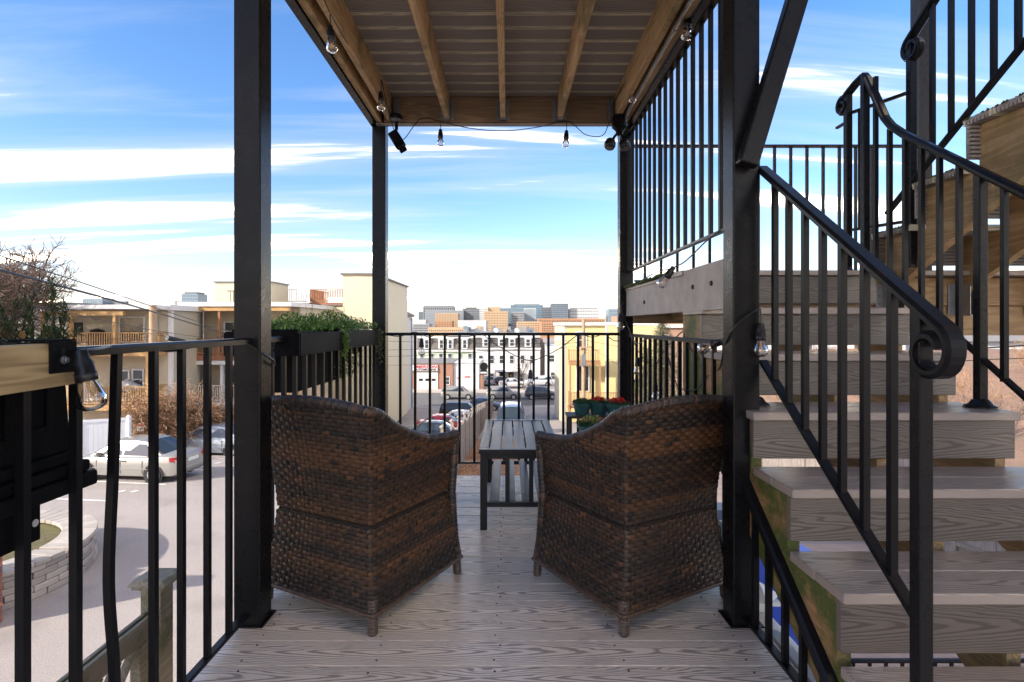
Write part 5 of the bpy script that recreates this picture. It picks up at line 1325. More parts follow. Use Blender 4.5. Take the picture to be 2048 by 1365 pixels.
SED = dict(L=4.53, W=1.72, H=1.47, wb=2.6, r=.315, belt=.93,
    st=[(0, .40, .66, .62), (.015, .30, .90, .74), (.05, .23, 1.0, .80), (.16, .21, 1.015, .845), (.26, .20, .97, .855), (.5, .19, .935, .86), (.68, .19, .935, .86), (.76, .20, .93, .855), (.87, .21, .84, .835), (.955, .25, .73, .77), (.985, .30, .65, .70), (1, .40, .58, .58)],
    gh=(-.36, -.20, .07, .26), bp=-.02, cab=.90)
SUV = dict(L=4.75, W=1.86, H=1.72, wb=2.8, r=.36, belt=1.08,
    st=[(0, .48, .80, .70), (.015, .38, 1.02, .82), (.05, .30, 1.08, .88), (.2, .28, 1.09, .92), (.5, .27, 1.08, .93), (.70, .27, 1.08, .925), (.76, .28, 1.07, .92), (.88, .30, .99, .90), (.96, .34, .86, .84), (.985, .40, .76, .78), (1, .50, .70, .66)],
    gh=(-.485, -.43, .10, .255), bp=-.0, cab=.93)
def car(S_, label, loc, heading, pmat, detail=True, dent=False, group='parked cars', zoff=0):
    L_, W_, H_ = S_['L'], S_['W'], S_['H']
    t = thing('parked_car', label, 'car', loc, heading, group)
    b = MB(); ns = 0; prof = lambda w_, zb, zt: [(w_*.78, zb), (w_*.96, zb+.06), (w_, zb+(zt-zb)*.35), (w_*.995, zb+(zt-zb)*.62), (w_*.975, zt-.10), (w_*.91, zt-.035), (w_*.74, zt-.003), (0, zt+.018)]
    fr_ = []
    for i in range(len(S_['st'])-1):
        a, c = S_['st'][i], S_['st'][i+1]; n = 3 if c[0]-a[0] > .06 else 1
        for q in range(n): fr_.append(tuple(a[e] + (c[e]-a[e])*q/n for e in range(4)))
    fr_.append(S_['st'][-1]); rows = []
    for tq, zb, zt, w_ in fr_:
        pr_ = prof(w_, zb, zt); ring = [(y, z) for y, z in pr_] + [(-y, z) for y, z in pr_[-2::-1]]; x = (tq-.5)*L_
        rows.append(len(b.v))
        for y, z in ring:
            if dent and .52 < tq < .74 and y < 0 and .4 < z < .85:
                y += .09*abs(mnoise.noise(V((x*4, z*6, 2)))) + .03; z += .03*mnoise.noise(V((x*5, z*7, 5)))
            b.v.append((x, y, z))
    n = 15
    for i in range(len(rows)-1):
        for j in range(n-1): b.f.append((rows[i]+j, rows[i]+j+1, rows[i+1]+j+1, rows[i+1]+j))
        b.f.append((rows[i]+n-1, rows[i], rows[i+1], rows[i+1]+n-1))
    b.f.append(tuple(rows[0]+j for j in range(n))[::-1]); b.f.append(tuple(rows[-1]+j for j in range(n)))
    # cabin
    rb, rr, rf, cw = [q*L_ for q in S_['gh']]; zb, wb_, wr = S_['belt']-.03, W_/2*S_['cab'], W_/2*.66
    def gp(x, y, z): b.v.append((x, y, z)); return len(b.v)-1
    secs = [(rb, zb+.05, wb_*.92, 0), (rr, H_-.06, wr, .05), ((rr*.6+rf*.4), H_-.005, wr*1.03, .05), (rf, H_-.045, wr, .05), (cw, zb+.01, wb_*.95, .0)]
    top = []
    for x, z, w_, cr in secs: top.append([gp(x, y*w_, z + cr*(1-y*y)*.8) for y in (-1, -.6, 0, .6, 1)])
    for i in range(4):
        for j in range(4): b.f.append((top[i][j], top[i+1][j], top[i+1][j+1], top[i][j+1]))
    for s, col_ in ((-1, 0), (1, 4)):
        base = [gp(x, s*wb_, zb) for x in (rb+.05, rr+.1, (rr+rf)/2, rf, cw)]
        for i in range(4):
            q = (base[i], base[i+1], top[i+1][col_], top[i][col_]); b.f.append(q if s < 0 else q[::-1])
    body = b.build('body', pmat, t, smooth=True, local=True)
    lerp = lambda a, c, f: a + (c-a)*f
    for s in (-1, 1):
        def sp(x, f): return (x, s*(lerp(wb_, wr, f)+.012 + .012*math.sin(f*3)), lerp(zb, H_-.07, f))
        bp = S_['bp']*L_
        for lo_, hi_ in (((bp+.04, bp+.05), (cw-.42, rf-.02)), ((rb+(.46 if S_ is SED else .75), rr+(.03 if S_ is SED else .7)), (bp-.04, bp-.03))) + ((() if S_ is SED else (((rb+.12, rr+.08), (rb+.68, rr+.63)),))):
            q = [sp(lo_[0], .12), sp(hi_[0], .12), sp(lerp(hi_[0], hi_[1], .9), .88), sp(lerp(lo_[0], lo_[1], .9), .88)]
            MB().quad(*(q if s < 0 else q[::-1])).build('side_window', M_CARGL, t, local=True)
        if detail:
            for x in (bp, bp+.95, bp-.85):
                MB().box(x-.006, x+.006, *sorted((s*(W_/2*.995), s*(W_/2*1.004))), .32, S_['belt']-.10).build('shut_line', M_SEAM, t, local=True)
            MB().box(-L_*.30, L_*.29, *sorted((s*W_/2*.99, s*(W_/2+.012))), .50, .53).build('side_moulding', pmat, t, local=True)
            for x in (bp-.12+.0, bp+.78-.85-.05): MB().box(x-.09, x+.09, *sorted((s*W_/2*.975, s*(W_/2+.015))), S_['belt']-.175, S_['belt']-.14).build('door_handle', pmat, t, local=True)
            MB().box(cw-.42, cw-.28, *sorted((s*(wb_-.02), s*(wb_+.17))), zb+.02, zb+.15).build('mirror', pmat, t, local=True, bevel=.03)
        # lights
        MB().add([(-L_/2+.03, s*.50, .74), (-L_/2+.03, s*.50, .92), (-L_/2+.03, s*.66, .93), (-L_/2+.03, s*.68, .76), (-L_/2+.30, s*(W_/2*.985), .93), (-L_/2+.26, s*(W_/2*.995), .78)],
                 [(0,1,2,3), (3,2,4,5)] if s > 0 else [(3,2,1,0), (5,4,2,3)]).build('tail_light', M_TAIL, t, local=True)
        MB().add([(L_/2-.005, s*.36, .60), (L_/2-.02, s*.38, .70), (L_/2-.28, s*(W_/2*.93), .74), (L_/2-.22, s*(W_/2*.94), .62)], [(0,1,2,3)] if s < 0 else [(3,2,1,0)]).build('headlight', M_HEAD, t, local=True)
        for x in (-S_['wb']/2-.06, S_['wb']/2-.06):
            r = S_['r']; yo = s*(W_/2+.003)
            MB().lathe([(r+.055, 0), (r+.055, .004)], 24, (x, s*(W_/2-.0), r+.015), (0, s, 0)).build('wheel_arch', M_SEAM, t, local=True)
            wh = MB().lathe([(r*.62, -.16), (r*.97, -.16), (r, -.12), (r, .02), (r*.965, .045), (r*.66, .05), (r*.62, .03)], 24, (x, yo-s*.02, r), (0, s, 0)).build('wheel', M_TYRE, t, smooth=True, local=True)
            rim = MB(); rim.lathe([(r*.63, .02), (r*.63, .048), (r*.58, .052), (r*.55, .03), (.02, .035)], 20, (x, yo-s*.02, r), (0, s, 0))
            if detail:
                for q in range(8):
                    an = q*math.pi/4; rim.bar((x+math.cos(an)*.05, yo+s*.024, r+math.sin(an)*.05), (x+math.cos(an)*r*.58, yo+s*.03, r+math.sin(an)*r*.58), .05, .02, (0, 1, 0))
            rim.build('rim', M_RIMC, wh, local=True)
    for nm, (xa, za, wa), (xc, zc_, wc) in (('windscreen', (cw-.05, zb+.04, wb_*.90), (rf+.04, H_-.075, wr*.92)), ('rear_window', (rb+.05, zb+.09, wb_*.80), (rr-.03, H_-.085, wr*.88))):
        off = .03; sx = 1 if nm == 'windscreen' else -1
        q = [(xa+sx*off, -wa, za+.015), (xa+sx*off, wa, za+.015), (xc+sx*off, wc, zc_+.03), (xc+sx*off, -wc, zc_+.03)]
        m_ = MB(); mid = lambda i, j: tuple((q[i][e]+q[j][e])/2 + (.0, .0, .03)[e] for e in range(3))
        m_.add(q + [mid(0, 1), mid(2, 3)], [(0, 4, 5, 3), (4, 1, 2, 5)]); m_.build(nm, M_CARGL, t, local=True)
    MB().box(-L_/2-.012, -L_/2+.02, -.26, .26, .70, .82).build('number_plate', M_PLATE, t, local=True)
    MB().box(-L_/2-.03, -L_/2+.12, -W_/2*.80, W_/2*.80, .42, .56).build('bumper', pmat, t, local=True, bevel=.03)
    MB().box(L_/2-.13, L_/2+.02, -W_/2*.74, W_/2*.74, .34, .46).build('bumper', pmat, t, local=True, bevel=.03)
    return t
def lot(x, y): return (x, y, gz(x, y))
P_SILV, P_GREYB, P_RED, P_BLK, P_WHT, P_BLUE, P_DGR = paint('silver', (.26, .25, .23)), paint('blue_grey', (.25, .28, .31)), paint('red', (.42, .02, .025)), paint('black', (.015, .017, .022)), paint('white', (.55, .55, .55)), paint('navy', (.05, .075, .14)), paint('graphite', (.055, .058, .062))
car(SED, 'silver sedan parked beside the white vinyl fence', lot(-13.72, 20.35), math.radians(172.6), P_SILV)
car(SED, 'blue grey sedan with a dented door in front of the bramble hedge', lot(-14.35, 26.75), math.radians(177), P_GREYB, dent=True)
def tilt(o, x, y):
    o.rotation_euler = (o.rotation_euler[0], o.rotation_euler[1], o.rotation_euler[2]); return o
car(SED, 'black sedan parked below the cream building nearest the plank fence gate', lot(-4.95, 38), 0, P_BLK, False)
car(SED, 'bright red sedan between the black sedan and the white car', lot(-5.05, 43.5), .03, P_RED, False)
car(SED, 'white car tucked behind the red sedan', lot(-4.1, 49.5), 0, P_WHT, False)
car(SUV, 'black sport utility car behind the white car', lot(-4.7, 57), 0, P_BLK, False)
car(SED, 'navy sedan parked nearest the street in the side lot', lot(-2.85, 64), 0, P_BLUE, False)
car(SUV, 'dark blue car standing in the driveway beyond the slatted table', lot(.17, 34.0), math.radians(-91), P_BLUE, False)
def street(x, y): return (x, y, -8.975)
car(SUV, 'silver wagon at the kerb before the brick garage', street(-6.7, 75), 0, P_SILV, False)
car(SUV, 'silver sport utility car at the kerb before the white mansard house', street(-.6, 75), 0, P_SILV, False)
car(SUV, 'charcoal sport utility car at the kerb, last before the yellow house', street(4.65, 75), 0, P_DGR, False)
car(SED, 'black sedan in the forecourt before the twin doors', (-.9, 92, -8.99), math.radians(8), P_BLK, False)
car(SED, 'white sedan in the forecourt behind the silver cars', (.8, 87.8, -8.84), math.radians(4), P_WHT, False)
car(SUV, 'white sport utility car in the forecourt by the bare tree', (5.0, 91, -8.99), math.radians(183), P_WHT, False)
car(SED, 'pale blue sedan in the forecourt beside the round sign', (-3.0, 92.5, -8.99), math.radians(90), P_GREYB, False)
car(SED, 'white sedan parked in the brick yard under the stair', lot(9.4, 12.0), math.radians(100), P_WHT, False)

# ================================================================ fences, walls, yard
M_VINYL = pm('white_vinyl', (.66, .68, .72), .45, .05, 2)
fw_ = thing('vinyl_fence', 'white vinyl panel fence beside the silver sedan', 'fence', (-17, 22.5, -4.7))
pts = [V((-22.5, 21.0, 0)), V((-19.9, 21.6, 0)), V((-17.9, 22.3, 0)), V((-16.0, 23.2, 0))]
for i, p in enumerate(pts):
    z = gz(p.x, p.y); MB().box(p.x-.07, p.x+.07, p.y-.07, p.y+.07, z, z+2.0).build('post', M_VINYL, fw_, bevel=.01)
    MB().lathe([(.10, 0), (.10, .03), (.01, .09)], 4, (p.x, p.y, z+2.001)).build('post_cap', M_VINYL, fw_)
    if i < len(pts)-1:
        q = pts[i+1]; d = (q-p).normalized(); a, b = p + d*.08, q - d*.08; za = gz(p.x, p.y)
        MB().bar(a + V((0, 0, za+1.83)), b + V((0, 0, za+1.83)), .06, .12).build('top_rail', M_VINYL, fw_)
        n = 12
        for k in range(n):
            e, f = a.lerp(b, (k+.02)/n), a.lerp(b, (k+.98)/n)
            MB().bar(e + V((0, 0, za+.93)), f + V((0, 0, za+.93)), .022, 1.68).build('board', M_VINYL, fw_)
# plank fence down the hill
pf = thing('plank_fence', 'weathered grey plank fence stepping down the hill along the lot', 'fence', (-1.7, 30, -4))
TOPF = [(10, -1.2), (14.2, -1.55), (16.5, -1.80), (18.6, -2.05), (21.25, -2.35), (32.8, -3.68), (45, -5.2), (57, -6.72), (64, -7.2)]
y = 12.0; rg = random.Random(9); i = 0
while y < 63:
    y2 = min(y + 2.4, 63.5); m = MB(); yy = y + .08
    while yy < y2 - .1:
        f = (yy - y)/(y2 - y); zt = interp(TOPF, yy) - .10 - .22*math.sin(f*math.pi) + rg.uniform(-.015, .015)
        zg = gz(-1.7, yy); xo = rg.uniform(-.008, .008); m.prism([(-1.71+xo, yy, zg), (-1.71+xo, yy+.13, zg), (-1.71+xo, yy+.13, zt-.03), (-1.71+xo, yy+.065, zt), (-1.71+xo, yy, zt-.03)], (.02, 0, 0)); yy += .142
    for zz in (.35, 1.35): m.bar((-1.745, y, gz(-1.7, y)+zz), (-1.745, y2, gz(-1.7, y2)+zz), .035, .08)
    tag(m.build('picket_panel', M_FENCE, pf), kind='stuff')
    zt = interp(TOPF, y); MB().box(-1.76, -1.66, y-.05, y+.05, gz(-1.7, y), zt).build('post', M_FENCE, pf)
    MB().lathe([(.09, 0), (.095, .02), (.01, .09)], 4, (-1.71, y, zt)).build('post_cap', M_FENCE, pf); y = y2
# lattice fence under the deck edge
lt = thing('lattice_fence', 'mossy timber lattice fence with a capped post below the railing', 'fence', (-1.56, 2.4, -2.6))
MB().box(-1.605, -1.515, 2.40, 2.49, -2.6, -.03).build('post', M_LATT, lt, bevel=.004)
MB().box(-1.63, -1.49, 2.375, 2.515, -.03, -.012).build('post_cap', M_LATT, lt, bevel=.005)
MB().add([(-1.645, 2.36, -.012), (-1.475, 2.36, -.012), (-1.475, 2.53, -.012), (-1.645, 2.53, -.012), (-1.625, 2.38, .012), (-1.495, 2.38, .012), (-1.495, 2.51, .012), (-1.625, 2.51, .012)],
         [(3,2,1,0),(4,5,6,7),(0,1,5,4),(1,2,6,5),(2,3,7,6),(3,0,4,7)]).build('post_cap', M_LATT, lt, bevel=.006)
for a, b in ((-1.585, -1.567), (-1.553, -1.535)): MB().box(a, b, -.5, 2.395, -.22, -.13).build('top_rail', M_LATT, lt, bevel=.003)
MB().box(-1.58, -1.54, 2.30, 2.35, -2.5, -.225).build('inner_stile', M_LATT, lt)
for i in range(24):
    for s in (0, 1):
        y0 = 2.29 - i*.10; ln = 1.6; a = V((-1.556 - s*.008, y0 if s == 0 else y0, -.225)); b = a + V((0, -ln*.70, -ln*.72)) if s == 0 else a + V((0, -ln*.70, -ln*.72))
        if s == 1: a = V((-1.565, y0 - 1.12, -.225)); b = V((-1.565, min(2.29, y0), -.225 - 1.15*min(1, (min(2.29, y0) - y0 + 1.12)/1.12)))
        if b.y < -.5: f = (a.y + .5)/(a.y - b.y) if a.y > -.5 else 0; b = a.lerp(b, max(0, f))
        if (b-a).length > .05 and a.y > -.5: MB().bar(a, b, .036, .007, (1, 0, 0) if False else (0, 0, 1)).build('slat', M_LATT, lt)
# curved stone planter
sp_ = thing('stone_planter', 'curved grey stone block planter wall in the parking lot', 'planter wall', (-11.8, 11.8, -4.4))
M_STONE = pm('rough_stone_block', (.33, .29, .255), .9, .25, 5, bump=.8, bscale=14, rvar=.5); M_CAPST = pm('stone_cap', (.38, .34, .30), .9, .22, 6, bump=.6, bscale=20, rvar=.3)
R0, cx_, cy_ = 2.35, -11.8, 11.8
def arc_block(r0, r1, a0, a1, z0, z1):
    m = MB(); n = 3
    for i in range(n+1):
        a = a0 + (a1-a0)*i/n
        for r, z in ((r0, z0), (r1, z0), (r1, z1), (r0, z1)): m.v.append((r*math.cos(a), r*math.sin(a), z))
    for i in range(n):
        for k in range(4): m.f.append((i*4+k, i*4+(k+1) % 4, (i+1)*4+(k+1) % 4, (i+1)*4+k))
    m.f.append((3, 2, 1, 0)); m.f.append((n*4, n*4+1, n*4+2, n*4+3)); return m
nb = 30; da = 2*math.pi/nb
for c in range(5):
    me = arc_block(R0-.25, R0+.02*(4-c)*.6, .004, da-.004, .004, .126).mesh('stone_block', M_STONE)
    for i in range(nb):
        a = (i + .5*(c % 2))*da
        if math.cos(a) < -.35: continue
        o = link_mesh('stone_block', me, sp_, (cx_ + rg.uniform(-.012, .012), cy_ + rg.uniform(-.012, .012), -4.4 + c*.13), (0, 0, a)); b = o.modifiers.new('bevel', 'BEVEL'); b.width = .012; b.segments = 1
me = arc_block(R0-.62, R0+.06, .003, da*.62-.003, 0, .09).mesh('cap_stone', M_CAPST)
for i in range(int(nb/.62)):
    a = i*da*.62
    if math.cos(a) > -.5: o = link_mesh('cap_stone', me, sp_, (cx_, cy_, -4.4+.652), (0, 0, a)); b = o.modifiers.new('bevel', 'BEVEL'); b.width = .01; b.segments = 1
MB().lathe([(1.95, 0), (1.8, .62), (.02, .66)], 30, (cx_, cy_, -4.4)).build('soil_bed', groundmat('mossy_soil', (.10, .085, .035), .6, 3, .6, 22, patch=(.13, .12, .035)), sp_)
bw_ = thing('brick_pier', 'red brick wall end standing against the curved stone planter', 'wall', (-10.3, 10.2, -4.4))
M_BRK = [pm('brick_%d' % i, c, .85, .2, 9, bump=.4, rvar=.4) for i, c in enumerate(((.30, .10, .06), (.36, .15, .09), (.22, .10, .08)))]
MB().box(-11.2, -9.42, 9.9, 10.25, -4.4, -2.72).build('wall_core', pm('mortar', (.42, .38, .33), .95, .1, 8), bw_)
bmes = [MB().box(0, .205, -.02, .0, 0, .062).mesh('brick', q) for q in M_BRK]; bend = [MB().box(0, .02, 0, .10, 0, .062).mesh('brick', q) for q in M_BRK]
for c in range(22):
    for i in range(8):
        x = -11.1 + i*.215 + (.107 if c % 2 else 0)
        if x + .205 < -9.41: link_mesh('brick', rg.choice(bmes), bw_, (x, 9.9, -4.39 + c*.0745))
    for i in range(3): link_mesh('brick', rg.choice(bend), bw_, (-9.42, 9.905 + i*.112, -4.39 + c*.0745))
MB().box(-11.25, -9.36, 9.84, 10.3, -2.719, -2.64).build('coping', M_CAPST, bw_, bevel=.01)
# bins
def bin_(x, y, col, label):
    z = gz(x, y) + .02; t = thing('wheeled_bin', label, 'bin', (x, y, z), group='wheeled bins in the yard')
    M_ = pm('bin_' + label.split()[0], col, .4, .1, 5)
    MB().add([(x-.24, y-.28, z+.04), (x+.24, y-.28, z+.04), (x+.24, y+.24, z+.04), (x-.24, y+.24, z+.04), (x-.30, y-.36, z+.98), (x+.30, y-.36, z+.98), (x+.30, y+.34, z+.98), (x-.30, y+.34, z+.98)],
             [(3,2,1,0),(4,5,6,7),(0,1,5,4),(1,2,6,5),(2,3,7,6),(3,0,4,7)]).build('body', M_, t, bevel=.02)
    MB().prism([(x-.32, y-.40, z+.985), (x-.32, y+.36, z+.985), (x-.32, y+.36, z+1.06), (x-.32, y-.1, z+1.09), (x-.32, y-.40, z+1.02)], (.64, 0, 0)).build('lid', M_, t, bevel=.012)
    MB().tube([(x-.25, y+.40, z+1.0), (x+.25, y+.40, z+1.0)], .015, 6).build('handle', M_, t)
    for s in (-1, 1): MB().lathe([(.1, -.025), (.1, .025)], 14, (x+s*.27, y+.22, z+.1), (1, 0, 0)).build('wheel', M_TYRE, t)
bin_(3.48, 6.75, (.02, .07, .42), 'blue recycling bin under the stair flight')
bin_(3.38, 7.65, (.025, .06, .045), 'dark green wheeled bin behind the blue recycling bin')
bin_(3.30, 8.60, (.03, .032, .035), 'charcoal wheeled bin, last of the row of bins')
# white rail fence just off the deck
wf = thing('rail_fence', 'white vinyl rail fence below the deck edge by the bins', 'fence', (1.42, 3.1, -2.7))
MB().box(1.36, 1.47, 3.05, 3.16, -2.7, -.43).build('post', M_PALE, wf, bevel=.006); MB().box(1.33, 1.50, 3.02, 3.19, -.43, -.405).build('post_cap', M_PALE, wf, bevel=.005)
MB().lathe([(.118, 0), (.005, .075)], 4, (1.415, 3.105, -.404)).build('post_cap', M_PALE, wf)
MB().box(1.39, 1.44, -.4, 3.045, -.60, -.47).build('rail', M_PALE, wf, bevel=.006); MB().box(1.395, 1.435, -.4, 3.045, -1.5, -1.38).build('rail', M_PALE, wf, bevel=.006)
# yard fence of planks beyond the bins
yf_ = thing('plank_fence', 'pale timber plank fence at the side of the brick yard', 'fence', (8.6, 14, -3.1))
pk_me = MB().box(-.01, .01, -.068, .068, 0, 1.7).mesh('plank', M_FENCE)
for i in range(70):
    y = 7 + i*.145; link_mesh('plank', pk_me, yf_, (7.7 + rg.uniform(-.006, .006), y, gz(7.7, y) + rg.uniform(-.02, .02)))
for y in (7, 9.4, 11.8, 14.2, 16.6): MB().box(7.64, 7.68, y, y+.09, gz(7.7, y), gz(7.7, y)+1.75).build('post', M_FENCE, yf_)
for zz in (.4, 1.4): MB().bar((7.665, 7, gz(7.7, 7)+zz), (7.665, 17, gz(7.7, 17)+zz), .03, .08).build('rail', M_FENCE, yf_)
# low iron railing in the yard under the stair
ir = thing('yard_railing', 'low black iron railing in the yard under the stair', 'railing', (3.6, 4.6, -2.7))
MB().tube([(2.2, 4.7, -1.75), (6.2, 4.7, -1.75)], .02, 6).build('top_rail', M_STEEL2, ir); MB().tube([(2.2, 4.7, -2.55), (6.2, 4.7, -2.55)], .015, 6).build('bottom_rail', M_STEEL2, ir)
for i in range(29): link_mesh('baluster', BAL, ir, (2.25 + i*.14, 4.7, -2.68), scale=(1.2, 1.2, .93))
# signs on the bramble hedge
def wall_sign(label, px, py, Y, w_, h_, red):
    c = P(px, py, Y); t = thing('notice_sign', label, 'sign', c + V((0, .03, -h_/2)))
    MB().box(c.x-w_/2, c.x+w_/2, c.y, c.y+.015, c.z-h_/2, c.z+h_/2).build('board', M_TRIM, t)
    if red: MB().box(c.x-w_/2+.01, c.x+w_/2-.01, c.y-.004, c.y-.001, c.z+h_*.18, c.z+h_/2-.01).build('header_band', pm('notice_red', (.55, .08, .05), .6), t)
    for k in range(4): MB().box(c.x-w_*.36, c.x+w_*rg.uniform(.2, .36), c.y-.004, c.y-.001, c.z-h_*.36+k*.07, c.z-h_*.36+k*.07+.03).build('lettering', M_GREYS, t)
    MB().tube([(c.x, c.y+.04, c.z+h_*.3), (c.x, c.y+.04, gz(c.x, c.y))], .025, 6).build('stake', M_FENCE, t)
wall_sign('white notice with a red header on the bramble hedge', 281, 855, 24.8, .32, .36, True)
wall_sign('plain white notice on the bramble hedge by the grey sedan', 397, 833, 26.6, .28, .45, False)

# ================================================================ vegetation
M_BARK = pm('bare_bark', (.16, .11, .085), .9, .3, 8); M_TWIG = pm('bramble_twig', (.32, .19, .105), .9, .35, 3)
def branch(m, p, d, ln, r, lv, rg, spread=.55, n=3, up=.15, minr=.004):
    pts = [p]; q = d.copy()
    for i in range(4): q = (q + rv(rg)*.16 + V((0, 0, up*.3))).normalized(); pts.append(pts[-1] + q*ln/4)
    m.tube(pts, [max(minr, r*(1-.4*i/4)) for i in range(5)], 5 if lv < 2 else 3, cap=False)
    if lv == 0: return
    for k in range(n):
        f = rg.uniform(.35, 1); i = min(3, int(f*4)); s = pts[i].lerp(pts[i+1], f*4-i if i < 4 else 1)
        branch(m, s, (q + rv(rg)*spread*1.3).normalized(), ln*rg.uniform(.5, .72), r*.55, lv-1, rg, spread, n, up, minr)
def bare_tree(label, base, height, seed, lean=(0, 0, 1), lv=5, n=4, r=.16, mat=None, name='bare_tree', crown=None, spread=.55, minr=.006):
    t = thing(name, label, 'tree', base); rg = random.Random(seed); b = V(base); d = V(lean).normalized()
    MB().tube([b, b + d*height*.25, b + d*height*.42], [r, r*.85, r*.7], 9).build('trunk', mat or M_BARK, t, smooth=True)
    m = MB()
    for k in range(5):
        f = rg.uniform(.22, .42); branch(m, b + d*height*f, (d + rv(rg)*.7 + V((0, 0, .3))).normalized(), height*.28, r*.5, lv-1, rg, spread, n, .2, minr)
    tag(m.build('crown', mat or M_BARK, t), kind='stuff'); return t
bare_tree('bare winter tree with fine twigs behind the rosemary', (-28.0, 29.5, gz(-28, 29.5)), 13.2, 5, (.04, 0, 1), lv=5, n=6, r=.25, minr=.014, spread=.85)
bare_tree('slim bare street tree before the white mansard house', ((1048-VX)*84/F_PX, 84.2, -8.86), 6.5, 12, (-.05, 0, 1), lv=4, n=3, r=.10, minr=.012)
rgv = random.Random(31)
for i, (px, py, Y) in enumerate(((1560, 790, 26), (1640, 780, 28), (1720, 770, 27), (1800, 780, 25), (1940, 800, 24), (2010, 810, 22), (1890, 830, 20), (1420, 780, 27), (2060, 760, 28))):
    b = P(px, py, Y); b.z = hill(b.x, b.y)
    lab = ['bare shrub on the hillside, ' + q for q in ('behind the lowest stair gap', 'before the white sided house', 'seen between two treads', 'beside the curled handrail', 'under the landing beam', 'at the foot of the newel', 'low on the bank by the white car', 'next to the spruce', 'at the far hilltop')][i]
    t = thing('bare_shrub', lab, 'shrub', b, group='bare shrubs on the hillside'); m = MB()
    for k in range(9): branch(m, b + rv(rgv)*.08, (rv(rgv)*.7 + V((0, 0, 1))).normalized(), rgv.uniform(.9, 1.5), .02, 3, rgv, .6, 3, .1, .006)
    tag(m.build('branches', M_BARK if i % 2 else M_TWIG, t), kind='stuff')
# bramble hedge
def bramble(name, label, fn, n, seed, rad=.012):
    m = MB(); rg = random.Random(seed)
    for i in range(n):
        p, out = fn(rg); pts = [p]; d = (rv(rg) + out).normalized()
        for q in range(6): d = (d + rv(rg)*.5 - V((0, 0, .16))).normalized(); pts.append(pts[-1] + d*rg.uniform(.12, .26))
        m.tube(pts, rad*rg.uniform(.6, 1.2), 3, cap=False)
    return m
def hedge_fn(rg):
    f = rg.random(); x = -17.0 + f*6.3; y = 24.3 + f*6.0 + rg.uniform(0, 1.0); g0 = gz(x, y); return V((x, y, g0 + rg.random()**.8*(2.5 + .4*math.sin(f*9)))), V((.1, -.3, .5))
t = thing('bramble_hedge', 'tangled brown bramble hedge behind the parked cars', 'hedge', (-14, 27, gz(-14, 27)))
hb = MB(); hn = 24
for i in range(hn+1):
    f = i/hn; x = -17.0 + f*6.3; y = 25.2 + f*6.0; hb.v += [(x, y, gz(x, y)-.1), (x, y+.0, gz(x, y)+1.9+.3*math.sin(f*9)), (x+.3, y+1.2, gz(x, y)+1.7+.3*math.sin(f*9))]
for i in range(hn): hb.f += [(3*i, 3*i+3, 3*i+4, 3*i+1), (3*i+1, 3*i+4, 3*i+5, 3*i+2)]
hb.build('inner_mass', groundmat('bramble_mass', (.20, .12, .07), .5, 2.5, .7, 18), t, smooth=True)
tag(bramble('', '', hedge_fn, 3600, 6).build('stems', M_TWIG, t), kind='stuff')
m = lm(); rg = random.Random(17)
for i in range(2500):
    p, o_ = hedge_fn(rg); leaf(m, p + V((0, -.15, 0)), rv(rg), rg.uniform(.05, .11), .05, tint(rg.choice([(.36, .20, .09), (.28, .15, .07), (.42, .27, .13)]), rg))
tag(m.build('dead_leaves', M_LEAF, t), kind='stuff')
# spruce
def spruce(label, base, height, rad, seed, cols, n=26):
    t = thing('spruce_tree', label, 'tree', base); b = V(base); rg = random.Random(seed)
    MB().tube([b, b + V((0, 0, height*.5)), b + V((0, 0, height))], [.16, .10, .02], 8).build('trunk', M_BARK, t)
    m = lm(); br_ = MB()
    for i in range(n*9):
        f = i/(n*9); z = .06 + .92*f; R = rad*(1-z)**.8*rg.uniform(.75, 1.12) + .08; a = rg.uniform(0, 6.283)
        d = V((math.cos(a), math.sin(a), -.15 + .3*rg.random())); p0 = b + V((0, 0, z*height)); br_.tube([p0, p0 + d*R*.5, p0 + d*R + V((0, 0, -.1*R))], [.02, .012, .004], 3, cap=False)
        for q in range(int(26*R) + 8):
            s = rg.uniform(.15, 1); p = p0 + d*R*s + rv(rg)*.12; leaf(m, p, (d*.6 + rv(rg)*.8 + V((0, 0, .2))).normalized(), rg.uniform(.09, .17), .045, tint(rg.choice(cols), rg, .6, 1.3))
    tag(br_.build('branches', M_BARK, t), kind='stuff'); tag(m.build('crown', M_LEAF, t), kind='stuff'); return t
sb = P(1325, 800, 25.5); sb.z = hill(sb.x, sb.y)
spruce('pale green spruce beyond the string-light railing', sb, 1.4 - sb.z, 1.75, 4, [(.16, .17, .09), (.11, .13, .06), (.22, .22, .13)], 34)
sb = P(1293, 800, 29); sb.z = hill(sb.x, sb.y)
spruce('smaller olive spruce beside the pale green one', sb, .0 - sb.z, 1.2, 14, [(.13, .14, .06), (.09, .11, .045)], 24)
bs = thing('evergreen_shrub', 'yellow green shrub on the yellow house deck', 'shrub', (10.6, YE-1.2, -5.6)); m = lm(); rg = random.Random(2)
MB().tube([(10.6, YE-1.2, -5.6), (10.6, YE-1.2, -4.5)], .05, 6).build('stem', M_BARK, bs)
for i in range(1500):
    q = rv(rg)*rg.random()**.4; p = V((10.6, YE-1.2, -4.75)) + V((q.x*.75, q.y*.5, q.z*.95)); leaf(m, p, rv(rg, .6), .12, .06, tint(rg.choice([(.36, .38, .04), (.26, .30, .04), (.42, .42, .08)]), rg))
tag(m.build('foliage', M_LEAF, bs), kind='stuff')
tw = thing('bare_shrub', 'dark climbing twigs beside the olive house window', 'shrub', (-16.9, 33.7, UF)); m = MB(); rg = random.Random(77)
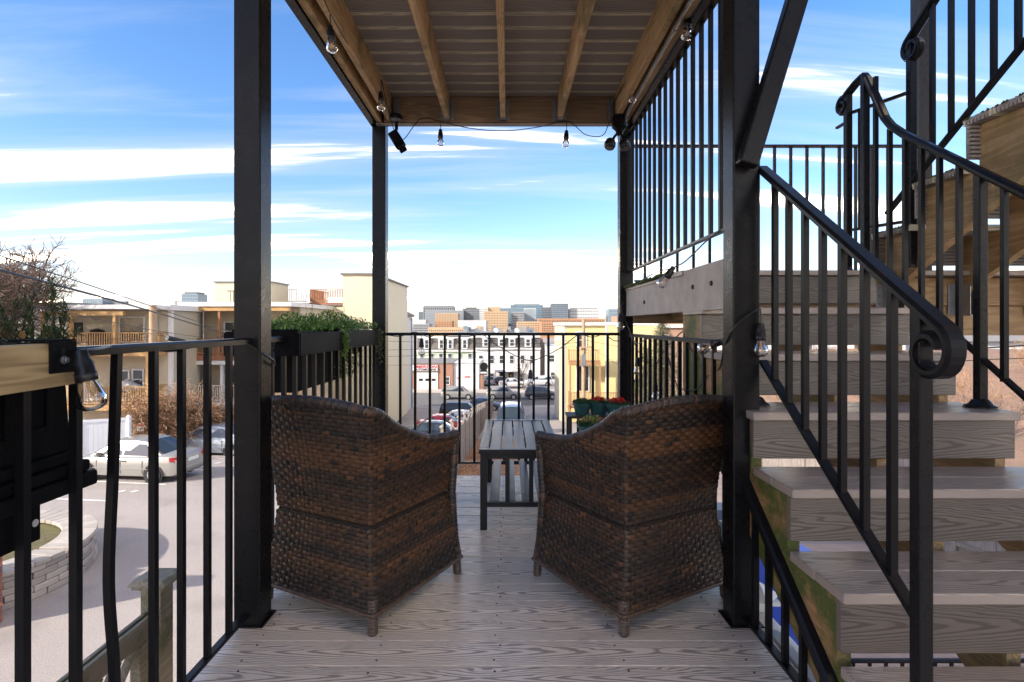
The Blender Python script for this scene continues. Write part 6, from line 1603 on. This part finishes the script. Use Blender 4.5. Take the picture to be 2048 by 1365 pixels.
for k in range(10): branch(m, V((-17.0, 33.75, -.9)), (rv(rg)*.7 + V((0, 0, 1.2))).normalized(), .9, .02, 3, rg, .6, 3, .1, .008)
tag(m.build('branches', M_BARK, tw), kind='stuff')
# white sided house on the hill, pale roofs beyond
h = thing('hill_house', 'white sided house on the hill behind the bare shrubs', 'house', (23, 44, -2)); 
clap_box(h, 16.5, 30, 41.5, 50, -7, 1.0, M_WWALL, .15); pbox(h, 'roof', M_ROOF, 16.3, 30.2, 41.2, 50.2, 1.0, 1.2)
for x in (19, 22.5, 26.5): window(h, (x, 41.47, -.8), 1.0, 1.4)
h = thing('hill_house', 'pale low house with grey roof beyond the curled handrail', 'house', (40, 46, -2)); 
clap_box(h, 31, 60, 44, 54, -7, -.2, M_FWHITE, .15); MB().prism([(30.7, 43.6, -.2), (30.7, 54.4, -.2), (30.7, 49, .9)], (29.6, 0, 0)).build('roof', M_ROOF, h)
for x in (34, 38, 42, 46): window(h, (x, 43.97, -1.3), 1.0, 1.3)
wire([P(1800, 720, 18), P(1930, 700, 16), P(2080, 690, 14)], .02, 'cable crossing beyond the curled handrail')
wire([P(1800, 735, 18), P(1930, 722, 16), P(2080, 716, 14)], .012, 'lower thin cable crossing beyond the curled handrail')

# ================================================================ unseen house added beside the viewer to keep the sun off the deck
M_BLOCKER = pm('blocker_clapboard', (.62, .60, .55), .6, .06, .8)
h = thing('sun_blocker_house', 'tall pale clapboard house added out of view to block the sun from the deck', 'house', (-14.5, -6, -4.4))
m = MB(); m.box(-19, -9, -9.5, -.3, -4.4, 9.2); siding(m, (-9, -9.5), (-9, -.3), -4.4, 9.1, .12); siding(m, (-9, -.3), (-19, -.3), -4.4, 9.1, .12); m.build('wall', M_BLOCKER, h)
pbox(h, 'cornice', M_TRIM, -19.3, -8.7, -9.8, 0, 9.202, 9.5)
for z in (-2.4, .6, 3.6, 6.6):
    for y in (-8, -5, -2): window(h, (-8.97, y, z), .95, 1.6, (1, 0, 0))
    for x in (-17.5, -14.5, -11.5): window(h, (x, -.27, z), .95, 1.6, (0, 1, 0))
